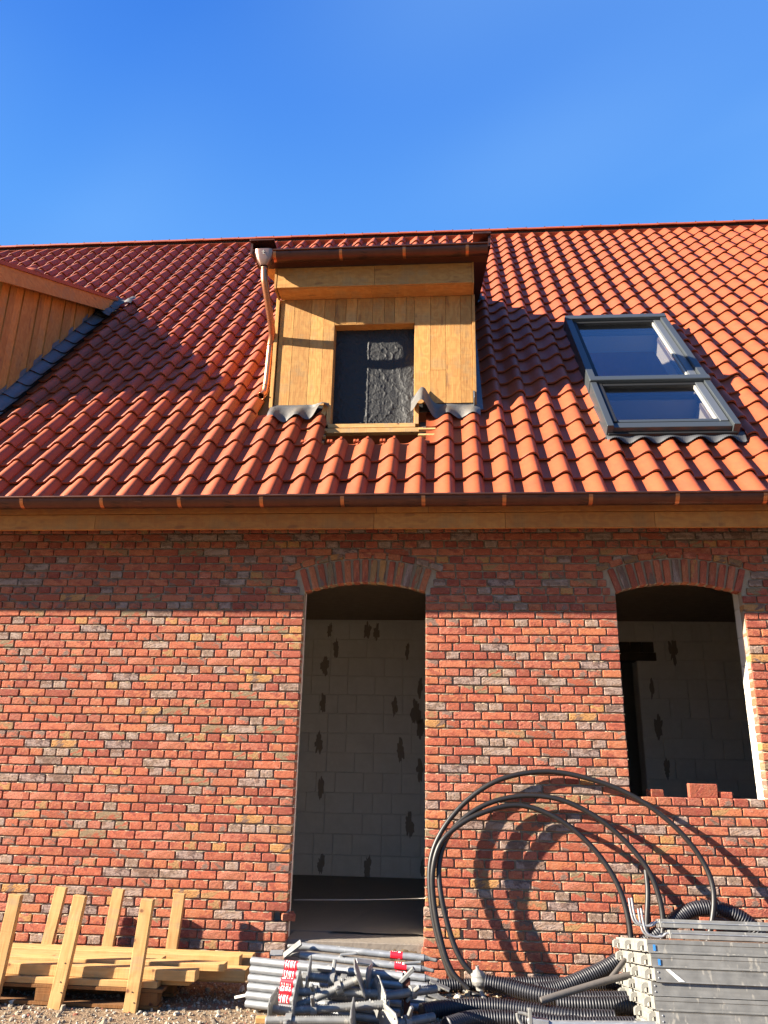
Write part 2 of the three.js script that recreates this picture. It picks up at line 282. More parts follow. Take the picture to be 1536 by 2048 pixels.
// ================================================================ GROUND
const groundY = (x, z) => { const near = sstep(4, 1.5, Math.hypot(x, z - 0.8)); return near * (0.03 * (fbm(x * 1.7 + 9, z * 1.7 + 4, 71, 4) - 0.55) + 0.012 * (fbm(x * 9, z * 9, 72, 3) - 0.5)); };
{
  const xs = [], zs = [];
  for (let i = 0; i <= 150; i++) xs.push(-4 + 8 * i / 150); for (let i = 0; i <= 60; i++) zs.push(-0.1 + 3.2 * i / 60);
  const X = [-2500, -600, -120, -40, -15, -7, ...xs, 7, 15, 40, 120, 600, 2500], Z = [-2500, -600, -120, -40, -15, -4, ...zs, 5, 8, 15, 40, 120, 600, 2500];
  const g = grid(X.length - 1, Z.length - 1, (a, b) => { const x = X[Math.round(a * (X.length - 1))], z = Z[Z.length - 1 - Math.round(b * (Z.length - 1))]; return [x, groundY(x, z), z, x * 0.9, z * 0.9]; });
  const m = mk('ground', g, M.ground, scene); m.userData = { kind: 'structure', label: 'stony bare earth building plot in front of the brick house' };
  const addedDarkGround = mk('field', grid(2, 2, (a, b) => [lerp(-2500, 2500, a), 0.004, lerp(2500, 5.2, b), a * 4000, b * 2000]), M.addedDarkGround, scene); addedDarkGround.userData = { kind: 'structure', label: 'added dark ground sheet out of view that lowers the bounce light on the house' };  // added unseen dark sheet, cuts ground bounce into the shaded brick and tiles
  // loose gravel
  const st = new THREE.IcosahedronGeometry(1, 0); const p = st.attributes.position; const r = rngOf(5);
  const key = {}; for (let i = 0; i < p.count; i++) { const k = [p.getX(i), p.getY(i), p.getZ(i)].map((v) => v.toFixed(2)).join(); const s = key[k] ??= rr(0.7, 1.25, r); p.setXYZ(i, p.getX(i) * s, p.getY(i) * s * 0.7, p.getZ(i) * s); }
  st.computeVertexNormals();
  const N = 9000, im = new THREE.InstancedMesh(st, std({ color: '#ffffff', roughness: 0.95, bumpMap: grit, bumpScale: 0.002 }), N); const o = new THREE.Object3D(), c = new THREE.Color();
  for (let i = 0; i < N; i++) {
    const x = rr(-3.6, 2.6, r), z = 0.06 + 1.75 * Math.pow(r(), 0.8), big = r(), s = big > 0.985 ? rr(0.016, 0.03, r) : big > 0.8 ? rr(0.008, 0.015, r) : rr(0.003, 0.008, r);
    o.position.set(x, groundY(x, z) + s * 0.25, z); o.rotation.set(r() * 6, r() * 6, r() * 6); o.scale.set(s * rr(0.8, 1.5, r), s, s * rr(0.8, 1.2, r)); o.updateMatrix(); im.setMatrixAt(i, o.matrix);
    const q = r(); const k = rr(0.55, 1.0, r); if (q < 0.5) c.setRGB(0.36 * k, 0.29 * k, 0.20 * k); else if (q < 0.8) c.setRGB(0.5 * k, 0.45 * k, 0.36 * k); else if (q < 0.93) c.setRGB(0.2 * k, 0.16 * k, 0.12 * k); else c.setRGB(0.36 * k, 0.12 * k, 0.07 * k); im.setColorAt(i, c);
  }
  im.name = 'gravel'; im.userData = { kind: 'stuff', label: 'loose gravel and pebbles scattered over the bare earth', category: 'gravel' }; scene.add(im);
}

// ================================================================ HOUSE
const house = thing('brick_house', 'red brick house under construction with orange pantile roof', 'house');

// ---------------------------------------------------------------- brickwork
const L = 0.24, HP = 0.12, CO = 0.07164, Y0 = 2.806, JT = 0.0115;
const DL = -1.275, DR = -0.19, WL = 1.474, WR = 2.535, SPR = 3.03, RISE = 0.09, RING = 0.222;
function archOf(xl, xr) { const h = (xr - xl) / 2, R = (h * h + RISE * RISE) / (2 * RISE); return { xc: (xl + xr) / 2, h, R, cy: SPR + RISE - R, half: Math.asin(h / R) }; }
const arches = [archOf(DL, DR), archOf(WL, WR)];
const SILLROW = 21;
const wall = grp('facade_wall', house);
const wallX0 = -10.5, wallX1 = 7.6;
// brick pieces, a box with broken edges, about 50 triangles
function brickGeo(w, h, d, cell, r) {
  const c = 0.0045, k = 0.006, j = () => rr(-0.0018, 0.0018, r);
  const hw = w / 2, hh = h / 2;
  const out = [[-hw + k, -hh], [0, -hh], [hw - k, -hh], [hw, -hh + k], [hw, hh - k], [hw - k, hh], [0, hh], [-hw + k, hh], [-hw, hh - k], [-hw, -hh + k]].map(([x, y]) => [x + j(), y + j()]);
  const tx = rr(-0.012, 0.012, r), ty = rr(-0.03, 0.03, r);
  const inn = out.map(([x, y]) => [x * (1 - c * 2 / w) + j() * 0.4, y * (1 - c * 2 / h) + j() * 0.4]);
  const cx = cell % AC, cy = Math.floor(cell / AC), half = w < 0.16, hx = half ? (r() < 0.5 ? 0 : 0.5) : 0, ww = half ? 0.5 : Math.min(1, w / 0.227);
  const uvf = (x, y) => [(cx + 0.02 + 0.96 * (hx + ww * clamp(x / w + 0.5))) / AC, (cy + 0.03 + 0.94 * clamp(y / h + 0.5)) / AR];
  const P = [], U = []; const n = out.length, zf = (p) => p[0] * tx + p[1] * ty, tri = (...vs) => vs.forEach(([x, y, z, u]) => { P.push(x, y, z); U.push(...u); });
  for (let i = 0; i < n; i++) {
    const a = inn[i], b = inn[(i + 1) % n], A = out[i], B = out[(i + 1) % n];
    const va = [a[0], a[1], zf(a), uvf(...a)], vb = [b[0], b[1], zf(b), uvf(...b)], vA = [A[0], A[1], -c, uvf(...A)], vB = [B[0], B[1], -c, uvf(...B)];
    const bA = [A[0], A[1], -d, uvf(A[0] * 0.3, A[1] * 0.3)], bB = [B[0], B[1], -d, uvf(B[0] * 0.3, B[1] * 0.3)];
    tri([0, 0, 0.0006, uvf(0, 0)], va, vb); tri(va, vA, vB); tri(va, vB, vb); tri(vA, bA, bB); tri(vA, bB, vB);
  }
  const g = new THREE.BufferGeometry(); g.setAttribute('position', new THREE.Float32BufferAttribute(P, 3)); g.setAttribute('uv', new THREE.Float32BufferAttribute(U, 2)); g.computeVertexNormals(); return g;
}
const bR = rngOf(4711);
const stVar = [], hdVar = []; for (let i = 0; i < 56; i++) { stVar.push(brickGeo(L - JT, CO - JT, 0.1, Math.floor(bR() * 128), bR)); hdVar.push(brickGeo(HP - JT, CO - JT, 0.1, Math.floor(bR() * 128), bR)); }
const bricks = [];   // {x,y,w}
{
  const lay = (k, x0, x1, fromRight, skew = 0) => {   // one course in one panel
    const y = Y0 - CO * k + (CO - JT) / 2, seq = []; const span = x1 - x0 + JT * 0;
    if (k % 2 === 0) { const m = ((k % 4) + 4) % 4; if (m === 0) seq.push(HP, HP); else seq.push(HP); } else seq.push(0.18);
    let t = 0, i = 0; const res = [];
    while (t < span - 0.02) { let w = i < seq.length ? seq[i] : (k % 2 === 0 ? L : HP); if (t + w > span + 0.004) w = span - t; if (span - t - w > 0 && span - t - w < 0.05) w = span - t; res.push([t, w]); t += w; i++; }
    for (const [s, w] of res) { const a = fromRight ? x1 - s - w : x0 + s; bricks.push({ x: a + w / 2, y, w: w - JT, k }); }
  };
  const clipArch = (k) => {   // panels of one course above the springing line
    const y = Y0 - CO * k + CO * 0.68; const cuts = [];
    for (const a of arches) { const Re = a.R + RING + 0.068, dy = y - a.cy; if (y > SPR - 0.02 && dy < Re) { let hx = Math.sqrt(Math.max(0, Re * Re - dy * dy)); const lim = Math.sin(a.half) * (y - a.cy) / Math.cos(a.half) + 0.03; const hood = (a.half + 0.07); hx = Math.min(hx, y > a.cy + (a.R + RING) * Math.cos(a.half) - 0.0 ? Math.sin(hood) * Re : lim); cuts.push([a.xc - hx, a.xc + hx]); } }
    return cuts;
  };
  for (let k = -17; k <= 40; k++) {
    const y = Y0 - CO * k + CO * 0.5;
    if (k >= SILLROW) { lay(k, wallX0, DL, true); lay(k, DR, wallX1, false); continue; }
    if (y < SPR) { lay(k, wallX0, DL, true); lay(k, DR, WL, false); lay(k, WR, wallX1, false); continue; }
    const cuts = clipArch(k);
    if (cuts.length === 2) { lay(k, wallX0, cuts[0][0], true); lay(k, cuts[0][1], cuts[1][0], false); lay(k, cuts[1][1], wallX1, false); } else lay(k, wallX0, wallX1, true);
  }
}
{
  const r = rngOf(31);
  const fc = camera.position;
  const skip = (b) => (b.k === 34 && b.x > DL - 0.13 && b.x < DL) ;       // the brick that has slid out beside the door
  const list = bricks.filter((b) => b.y > -0.12 && !skip(b));
  const rag = (b) => (b.k >= 33 && b.x < DR + 0.3 && b.x > DR - 0.01);
  for (const b of list) {
    const dx = b.x - fc.x, dy = b.y - fc.y, dd = Math.hypot(dx, dy, fc.z); b.area = b.w / (dd * dd * dd); b.vis = b.x > -4.3 && b.x < 2.75 && b.y > 0.1 && b.y < 3.6;
    if (b.x > 1.25 && b.y < 0.45) b.vis = false; if (b.x < -1.35 && b.y < 0.25) b.vis = false;
    b.geo = Math.abs(b.w - (L - JT)) < 0.004 ? stVar[Math.floor(r() * stVar.length)] : Math.abs(b.w - (HP - JT)) < 0.004 ? hdVar[Math.floor(r() * hdVar.length)] : brickGeo(b.w, CO - JT, 0.1, Math.floor(r() * 128), r);
    b.jx = rr(-0.0012, 0.0012, r) + (rag(b) ? rr(-0.028, 0.004, r) : 0); b.jy = rr(-0.0015, 0.0015, r); b.jz = rr(-0.002, 0.0025, r) + (rag(b) ? rr(0, 0.008, r) : 0); b.rz = rr(-0.006, 0.006, r) * (rag(b) ? 5 : 1);
  }
  const ranked = list.filter((b) => b.vis).sort((a, b) => b.area - a.area); const solo = new Set(ranked.slice(0, 300)); const rest = [];
  for (const b of list) {
    if (solo.has(b)) { const m = mk('brick', b.geo, M.brick, wall); m.position.set(b.x + b.jx, b.y + b.jy, b.jz); m.rotation.z = b.rz; }
    else { const g = b.geo.clone(); g.rotateZ(b.rz); g.translate(b.x + b.jx, b.y + b.jy, b.jz); rest.push(g); }
  }
  const f = mk('brick_courses', mergeGeometries(rest), M.brick, wall); f.userData.kind = 'stuff';
  // mortar backing with the openings left out, set back behind the brick faces
  const e = 0.012, arc = (a, rev) => { const p = []; for (let i = 0; i <= 16; i++) { const t = lerp(-a.half, a.half, i / 16) * 1.0; p.push([a.xc + (a.R + e) * Math.sin(t), a.cy + (a.R + e) * Math.cos(t)]); } return rev ? p.reverse() : p; };
  const S = new THREE.Shape(); S.moveTo(wallX0, -0.3); S.lineTo(DL - e, -0.3); { const ny = Y0 - CO * 34; S.lineTo(DL - e, ny - 0.01); S.lineTo(DL - 0.125, ny - 0.01); S.lineTo(DL - 0.125, ny + CO - 0.004); S.lineTo(DL - e, ny + CO - 0.004); } for (const p of arc(arches[0])) S.lineTo(...p); S.lineTo(DR + e, -0.3); S.lineTo(wallX1, -0.3); S.lineTo(wallX1, 4.0); S.lineTo(wallX0, 4.0); S.closePath();
  const sy = Y0 - CO * (SILLROW - 1) - JT - 0.012, H = new THREE.Path(); H.moveTo(WL - e, sy); for (const p of arc(arches[1])) H.lineTo(...p); H.lineTo(WR + e, sy); H.closePath(); S.holes.push(H);
  const mg = new THREE.ExtrudeGeometry(S, { depth: 0.078, bevelEnabled: false, curveSegments: 4 }); mg.translate(0, 0, -0.0975);
  mk('mortar', uvBox(mg, 'y', [0, 0], 2), M.mortar, wall);
  // crumbly mortar left lying on the upper arris of each course
  const P = [], U = [];
  for (let k = -14; k <= 39; k++) {
    const yb = Y0 - CO * k - JT - 0.0005; const segs = k >= SILLROW ? [[wallX0, DL], [DR, wallX1]] : yb < SPR - 0.02 ? [[wallX0, DL], [DR, WL], [WR, wallX1]] : yb > 3.42 ? [[wallX0, wallX1]] : [[wallX0, arches[0].xc - 0.62], [arches[0].xc + 0.62, arches[1].xc - 0.62], [arches[1].xc + 0.62, wallX1]];
    for (let [a, b] of segs) {
      a = Math.max(a, -4.6); b = Math.min(b, 3.2); if (b - a < 0.05) continue; const n = Math.ceil((b - a) / 0.016); let prev = null;
      for (let i = 0; i <= n; i++) {
        const x = lerp(a, b, i / n), q = fbm(x * 22, k * 7.3, 3, 3), z = -0.019 + 0.0200 * sstep(0.40, 0.70, q), h = 0.0022 + 0.0048 * sstep(0.35, 0.8, fbm(x * 40, k * 3.1 + 50, 5, 2));
        const c = [[x, yb - 0.001, z], [x, yb + h * 0.6, z - 0.0015], [x, yb + h, -0.0200]];
        if (prev) for (let s = 0; s < 2; s++) { const A = prev[s], B = c[s], C = prev[s + 1], D = c[s + 1]; for (const v of [A, B, C, C, B, D]) { P.push(...v); U.push(v[0] * 2, (v[1] + v[2]) * 2); } }
        prev = c;
      }
    }
  }
  const cg = new THREE.BufferGeometry(); cg.setAttribute('position', new THREE.Float32BufferAttribute(P, 3)); cg.setAttribute('uv', new THREE.Float32BufferAttribute(U, 2)); cg.computeVertexNormals();
  mk('mortar_crumbs', cg, M.mortar, wall).userData.kind = 'stuff';
}
// arches: voussoirs and a hood course
arches.forEach((a, ai) => {
  const g = grp(ai ? 'window_arch' : 'door_arch', house), r = rngOf(900 + ai), n = 15;
  for (let i = 0; i < n; i++) {
    const t = lerp(-a.half, a.half, (i + 0.5) / n), m = mk('arch_brick', brickGeo(0.0545, RING - 0.012, 0.1, Math.floor(r() * 80), r), M.brick, g);
    const R = a.R + RING / 2 + rr(-0.003, 0.003, r); m.position.set(a.xc + R * Math.sin(t), a.cy + R * Math.cos(t), rr(0.002, 0.006, r)); m.rotation.z = -t + rr(-0.012, 0.012, r);
  }
  const hn = 11, hh = a.half + 0.045;
  for (let i = 0; i < hn; i++) {
    const t = lerp(-hh, hh, (i + 0.5) / hn), R = a.R + RING + 0.036, m = mk('arch_brick', brickGeo(0.112, 0.056, 0.1, Math.floor(r() * 80), r), M.brick, g);
    m.position.set(a.xc + R * Math.sin(t), a.cy + R * Math.cos(t), rr(0.003, 0.006, r)); m.rotation.z = -t;
  }
});

// ---------------------------------------------------------------- inner leaf, rooms
const FL = 0.24, BZ = -3.95, CEIL = 3.52;
{
  const inner = grp('inner_wall', house);
  const seg = (n, x0, x1, y0, y1, z0, z1, mat = M.block) => mk(n, bb(x0, x1, y0, y1, z0, z1, 0.003), mat, inner);
  const z0 = -0.40, z1 = -0.165;
  seg('wall_panel', wallX0, DL - 0.07, -0.3, 4.0, z0, z1); seg('wall_panel', DR + 0.05, WL - 0.05, -0.3, 4.0, z0, z1); seg('wall_panel', 2.86, wallX1, -0.3, 4.0, z0, z1);
  seg('wall_panel', WL - 0.05, 2.86, -0.3, 1.2, z0, z1); seg('lintel', DL - 0.07, DR + 0.05, 3.34, 4.0, z0, z1, M.concrete); seg('lintel', WL - 0.05, 2.86, 3.34, 4.0, z0, z1, M.concrete);
  // white block jamb beside the window, seen in the sun
  for (let i = 0; i < 9; i++) { const y = 1.204 + i * 0.25; mk('block', bb(2.60, 2.858, y + 0.0015, Math.min(y + 0.2485, 3.339), z0 + 0.002, z1 - 0.002, 0.003), M.block, inner); }
  mk('cavity_strip', bb(DL - 0.045, DL - 0.006, FL, SPR + 0.03, -0.160, -0.103, 0.002), M.foam, inner);
  mk('cavity_strip', bb(WR + 0.035, WR + 0.075, 1.38, SPR + 0.05, -0.162, -0.103, 0.002), M.foam, inner);
  // back wall of the rooms, every block in view a piece of its own
  const back = grp('back_wall', house);
  mk('wall_panel', bb(-3.2, 2.0, -0.2, 4.0, BZ - 0.3, BZ - 0.022), M.block, back); mk('wall_panel', bb(2.535, wallX1, -0.2, 4.0, BZ - 0.3, BZ - 0.022), M.block, back); mk('wall_panel', bb(2.0, 2.535, 3.2, 4.0, BZ - 0.3, BZ - 0.022), M.block, back);
  const r = rngOf(66);
  for (const [xa, xb, row0] of [[-2.6, 0.2, 0], [2.535, 4.6, 2]]) for (let k = row0; k < 13; k++) {
    let x = xa - (k % 2 ? 0 : 0); let first = true;
    while (x < xb - 0.01) { let w = first ? [0.25, 0.5, 0.375][k % 3] : (r() < 0.45 ? 0.25 : r() < 0.6 ? 0.375 : 0.5); first = false; if (xb - x - w < 0.12) w = xb - x; if (!(k === 11 && x > 2 && x < 2.75)) mk('block', bb(x + 0.003, x + w - 0.003, FL + k * 0.25 + 0.003, FL + (k + 1) * 0.25 - 0.003, BZ - 0.2, BZ + rr(-0.002, 0.002, r), 0.005), M.block, back); x += w; }
  }
  // lintel over the inner doorway
  for (let i = 0; i < 3; i++) mk('brick', bb(2.31 + i * 0.155, 2.31 + i * 0.155 + 0.148, 3.10, 3.235, BZ - 0.18, BZ + 0.006, 0.004), M.concrete, back);
  mk('lintel', bb(2.1, 2.79, 2.985, 3.095, BZ - 0.2, BZ + 0.012, 0.004), M.concrete, back);
  // dark smears of adhesive on the blocks
  const smear = (x, y, w, h) => { const pts = [], n = 44, s = Math.floor(r() * 1000); for (let i = 0; i < n; i++) { const t = i / n * Math.PI * 2, q = 0.25 + 1.3 * fbm(Math.cos(t) * 2.4 + 5, Math.sin(t) * 2.4 + 5, s, 4) * (0.9 + 0.2 * hash2(i, s, 2)); pts.push([x + Math.cos(t) * w * q, y + Math.sin(t) * h * q]); } mk('adhesive_smear', prism(pts, BZ + 0.002, BZ + 0.0045), M.adhesive, back); };
  for (const [x, y, w, h] of [[-1.63, 3.36, 0.04, 0.12], [-1.10, 3.36, 0.05, 0.12], [-0.97, 3.34, 0.05, 0.12], [-1.53, 3.12, 0.045, 0.13], [-0.54, 3.08, 0.03, 0.11], [-1.68, 2.87, 0.06, 0.13], [-0.36, 2.60, 0.04, 0.13], [-1.68, 2.38, 0.04, 0.14], [-0.70, 2.34, 0.045, 0.13], [-0.42, 2.28, 0.07, 0.2], [-0.36, 2.05, 0.05, 0.14], [-1.72, 1.86, 0.055, 0.14], [-0.62, 1.80, 0.05, 0.17], [-0.36, 1.55, 0.05, 0.15], [-0.50, 0.87, 0.06, 0.16], [-1.62, 0.37, 0.05, 0.13], [-1.02, 0.36, 0.05, 0.13], [-0.33, 0.36, 0.03, 0.12], [-1.66, 1.30, 0.04, 0.15],
    [3.02, 3.12, 0.06, 0.18], [2.70, 2.62, 0.03, 0.14], [2.74, 2.12, 0.05, 0.15], [2.80, 1.62, 0.04, 0.14]]) smear(x, y, w, h);
  const shell = grp('floor_slab', house);
  mk('screed', bb(wallX0, wallX1, -0.3, FL, BZ - 0.3, -0.41), M.membrane, shell);
  mk('threshold', bb(DL - 0.02, DR + 0.02, -0.2, FL - 0.006, -0.41, -0.06, 0.01), M.membrane, shell);
  mk('mortar_lump', (() => { const g = grid(18, 8, (u, v) => { const x = -0.53 + 0.335 * u, a = v * Math.PI * 0.5; const n = 0.02 * fbm(u * 9, v * 6, 3, 3) * (u > 0.02 && u < 0.98 ? 1 : 0.5); return [x, FL - 0.03 - 0.16 * (1 - Math.cos(a)) + n, -0.03 + 0.02 * Math.sin(a) - 0.09 * (1 - v) + n, x, v * 0.2]; }); return g; })(), M.concrete, shell);
  // folded overlap of the damp-proof sheet lying on the floor
  mk('sheet_lap', grid(30, 10, (u, v) => { const x = -0.98 + 1.0 * u + 0.25 * (1 - v), z = -1.5 + 1.15 * v; return [x, FL + 0.006 + 0.012 * fbm(u * 6, v * 3, 91, 3), z, x, z]; }), std({ color: '#6c645b', roughness: 0.7, side: THREE.DoubleSide }), shell);
  mk('ceiling', bb(wallX0, wallX1, CEIL, CEIL + 0.2, -10.74, -0.41), M.ceilingConcrete, house);
  // partitions and outer walls that close the house
  mk('partition_wall', bb(-3.3, -3.15, FL, CEIL, BZ, -0.41), M.block, house); mk('partition_wall', bb(0.5, 0.65, FL, CEIL, BZ, -0.41), M.block, house); mk('partition_wall', bb(5.2, 5.35, FL, CEIL, BZ, -0.41), M.block, house);
  const plainBrick = std({ color: '#9a5640', roughness: 0.95, bumpMap: grit, bumpScale: 0.004 });
  mk('rear_wall', bb(wallX0, wallX1, -0.3, 4.0, -11.0, -10.75), plainBrick, house);
  for (const x of [wallX0 - 0.1, wallX1 - 0.1]) { const g = prism([[-10.75, -0.3], [-0.10, -0.3], [-0.10, 4.1], [-5.35, 10.6], [-10.75, 4.1]], 0, 0.2); g.rotateY(-Math.PI / 2); g.translate(x + 0.2, 0, 0); mk('gable_wall', g, plainBrick, house); }
  mk('hall_wall', bb(wallX0, wallX1, 0.0, 4.0, BZ - 2.4, BZ - 2.2), M.block, house);
  const lineG = sweep([[DL - 0.02, 0.475, -0.36], [-0.75, 0.492, -0.36], [DR + 0.03, 0.522, -0.36]], 0.0022, 12, 6); mk('builders_line', lineG, M.cord, house);
}

// ---------------------------------------------------------------- main roof (local: x, u up the slope, h off the slope)
const BETA = THREE.MathUtils.degToRad(51.25), OY = 3.7976, OZ = 0.5, TG = 0.3488, TW = 0.2625, TX0 = 0.546;
const roofPt = (x, u, h = 0) => [x, OY + u * Math.sin(BETA) + h * Math.cos(BETA), OZ - u * Math.cos(BETA) + h * Math.sin(BETA)];
const roof = grp('roof', house); roof.position.set(0, OY, OZ); roof.rotation.x = -(Math.PI / 2 - BETA);
const ROWS = 26, rowU = (r) => r === 0 ? 0 : r * TG + 0.0178;
{
  // S-shaped tile section, height of the crest = 0 at the tail
  const prof = [[0, -0.07392], [0.022, -0.07784], [0.05, -0.0784], [0.08, -0.07504], [0.105, -0.06496], [0.13, -0.04816], [0.155, -0.028], [0.18, -0.01008], [0.2, -0.00224], [0.216, 0], [0.231, -0.00336], [0.245, -0.01344], [0.257, -0.03024], [0.267, -0.04928], [0.275, -0.0616]];
  const T = 0.019, LEN = 0.40, DROP = 0.038;
  function tileGeo(rv) {
    const P = [], N = prof.length, wv = Array.from({ length: N }, () => 0), g = [];
    const top = (i, t) => [prof[i][0] - 0.216, t * LEN, prof[i][1] - DROP * t + wv[i]];
    const quads = [], q = (a, b, c, d) => quads.push([a, b, c, d]);
    for (let i = 0; i < N - 1; i++) {
      const a = top(i, 0), b = top(i + 1, 0), c = top(i, 1), d = top(i + 1, 1);
      const dn = (p, k, y = 0) => [p[0], p[1] + y, p[2] - k];
      const a1 = [a[0], 0.003, a[2] - 0.0002], b1 = [b[0], 0.003, b[2] - 0.0002];
      q(a1, b1, d, c);                                            // weathered face
      q(dn(a, 0.003), dn(b, 0.003), b1, a1);                      // rounded arris
      q(dn(a, 0.007, 0.0022), dn(b, 0.007, 0.0022), dn(b, 0.003), dn(a, 0.003));   // groove in the tail
      q(dn(a, T), dn(b, T), dn(b, 0.007, 0.0022), dn(a, 0.007, 0.0022));
      q(dn(d, T), dn(b, T), dn(a, T), dn(c, T));                  // underside
    }
    { const i = N - 1, a = top(i, 0), c = top(i, 1); q(a, [a[0], a[1], a[2] - T], [c[0], c[1], c[2] - T], c); q(top(0, 1), [top(0, 1)[0], LEN, top(0, 1)[2] - T], [top(0, 0)[0], 0, top(0, 0)[2] - T], top(0, 0)); }
    const PO = [], UV = []; const ou = rnd() * 3, ov = rnd() * 3;
    for (const [a, b, c, d] of quads) for (const v of [a, b, c, a, c, d]) { PO.push(...v); UV.push(v[0] + ou, v[1] + v[2] + ov); }
    const geo = new THREE.BufferGeometry(); geo.setAttribute('position', new THREE.Float32BufferAttribute(PO, 3)); geo.setAttribute('uv', new THREE.Float32BufferAttribute(UV, 2)); geo.computeVertexNormals();
    // smooth the weathered face across its section
    const n = geo.attributes.normal, p = geo.attributes.position; const slope = (x) => { x += 0.216; let i = 0; while (i < N - 2 && x > prof[i + 1][0]) i++; const s = (k) => { const A = prof[Math.max(0, k - 1)], B = prof[Math.min(N - 1, k + 1)]; return (B[1] - A[1]) / (B[0] - A[0]); }; const t = clamp((x - prof[i][0]) / (prof[i + 1][0] - prof[i][0])); return lerp(s(i), s(i + 1), t); };
    for (let i = 0; i < p.count; i++) if (n.getZ(i) > 0.3 && Math.abs(n.getY(i)) < 0.3) { const s = slope(p.getX(i)), l = Math.hypot(s, 1, DROP / LEN); n.setXYZ(i, -s / l, DROP / LEN / l, 1 / l); }
    return geo;
  }
  const vars = Array.from({ length: 6 }, () => tileGeo());
  const r = rngOf(808), tiles = [];
  for (let row = 0; row < ROWS; row++) for (let c = -42; c <= 27; c++) {
    const x = TX0 + TW * c, u = rowU(row);
    const l = x - 0.216, rt = x + 0.05;     // extents
    // dormer in the middle and the gap in front of its window
    if (rt > -1.98 && l < 0.33 && row >= 5 && u < 5.05) continue;
    if (x - 0.08 > -1.27 && x - 0.08 < -0.25 && row >= 3 && row < 8) continue;
    // roof window
    if (x > 1.62 && x < 2.80 && row >= 3 && row <= 11) continue;
    // dormer on the left
    if (l < -4.99 && u > 1.2 && u < 5.25) continue;
    tiles.push({ x, u, row });
  }
  for (const t of tiles) { const p = roofPt(t.x, t.u), d = Math.hypot(p[0], p[1] - 1.52, p[2] - 6.82); t.vis = t.x > -4.4 + t.u * -0.12 && t.x < 3.0 + t.u * 0.1; t.d = d; t.j = [rr(-0.004, 0.004, r), rr(-0.006, 0.005, r), rr(-0.001, 0.004, r), rr(-0.009, 0.009, r)]; t.v = Math.floor(r() * 6); t.m = Math.floor(r() * 4); t.k = rr(0.86, 1.07, r); }
  const solo = new Set(tiles.filter((t) => t.vis).sort((a, b) => a.d - b.d).slice(0, 300)), rest = [];
  for (const t of tiles) {
    if (solo.has(t)) { const m = mk('roof_tile', vars[t.v], M.tiles[t.m], roof); m.position.set(t.x + t.j[0], t.u + t.j[1], t.j[2]); m.rotation.z = t.j[3]; }
    else { const g = vars[t.v].clone(); g.rotateZ(t.j[3]); g.translate(t.x + t.j[0], t.u + t.j[1], t.j[2]); const k = t.k, col = new Float32Array(g.attributes.position.count * 3).fill(k); g.setAttribute('color', new THREE.BufferAttribute(col, 3)); rest.push(g); }
  }
  mk('roof_tile_courses', mergeGeometries(rest), M.tileField, roof).userData.kind = 'stuff';
  // felt under the tiles, left out where the dormers and the roof window come through
  const felt = (x0, x1, u0, u1) => mk('roofing_felt', bb(x0, x1, u0, u1, -0.17, -0.13, 0.002), M.underlay, roof);
  felt(wallX0 - 0.1, -5.15, 0.02, 1.75); felt(wallX0 - 0.1, -5.15, 5.2, 9.3); felt(-5.15, -1.8, 0.02, 9.3);
  felt(-1.8, -1.23, 0.02, 1.62); felt(-1.23, -0.27, 0.02, 1.02); felt(-0.27, 0.27, 0.02, 1.62); felt(-1.8, 0.27, 5.1, 9.3);
  felt(0.27, 1.63, 0.02, 9.3); felt(1.63, 2.66, 0.02, 1.10); felt(1.63, 2.66, 4.0, 9.3); felt(2.66, wallX1 + 0.1, 0.02, 9.3);
  for (let i = 0; i < 3; i++) { mk('tile_batten', bb(-1.42, -1.215, 1.12 + i * 0.13, 1.155 + i * 0.13, -0.125, -0.09, 0.002, 'x'), M.wood[1], roof); mk('tile_batten', bb(-0.275, -0.10, 1.12 + i * 0.13, 1.155 + i * 0.13, -0.125, -0.09, 0.002, 'x'), M.wood[1], roof); }
  // loose interlock ribs on the heads of the open course
  for (let c = -7; c <= -4; c++) { const x = TX0 + TW * c; for (const dx of [-0.13, -0.10, 0.0]) mk('tile_nib', bb(x + dx - 0.012, x + dx + 0.012, rowU(2) + 0.352, rowU(2) + 0.40, -0.075 + (dx === 0 ? 0.03 : 0), -0.052 + (dx === 0 ? 0.03 : 0), 0.004), M.tiles[0], roof); }
  // far slope and ridge caps
  const far = bb(wallX0 - 0.1, wallX1 + 0.1, 0, 9.4, -0.05, 0, 0.002); far.rotateX(-(Math.PI / 2 - BETA)); far.rotateY(Math.PI); const a = roofPt(0, 9.28); far.translate(wallX0 + wallX1, a[1] - 0.16 - 9.35 * Math.sin(BETA), a[2] - 9.35 * Math.cos(BETA));
  mk('far_slope', far, M.tiles[1], house);
  const capG = (() => { const pr = []; for (let i = 0; i <= 8; i++) { const t = lerp(-0.15, Math.PI + 0.15, i / 8); pr.push([Math.cos(t) * 0.065, Math.sin(t) * 0.05]); } for (let i = 8; i >= 0; i--) { const t = lerp(-0.15, Math.PI + 0.15, i / 8); pr.push([Math.cos(t) * 0.052, Math.sin(t) * 0.038]); } const g = prism(pr, 0, 0.345, 'x', 0.002); g.rotateY(Math.PI / 2); return g; })();
  const apex = roofPt(0, 9.22, -0.015);
  mk('ridge_board', bb(wallX0 - 0.1, wallX1 + 0.1, apex[1] - 0.25, apex[1] + 0.01, apex[2] - 0.09, apex[2] - 0.03, 0.003), M.underlay, house);
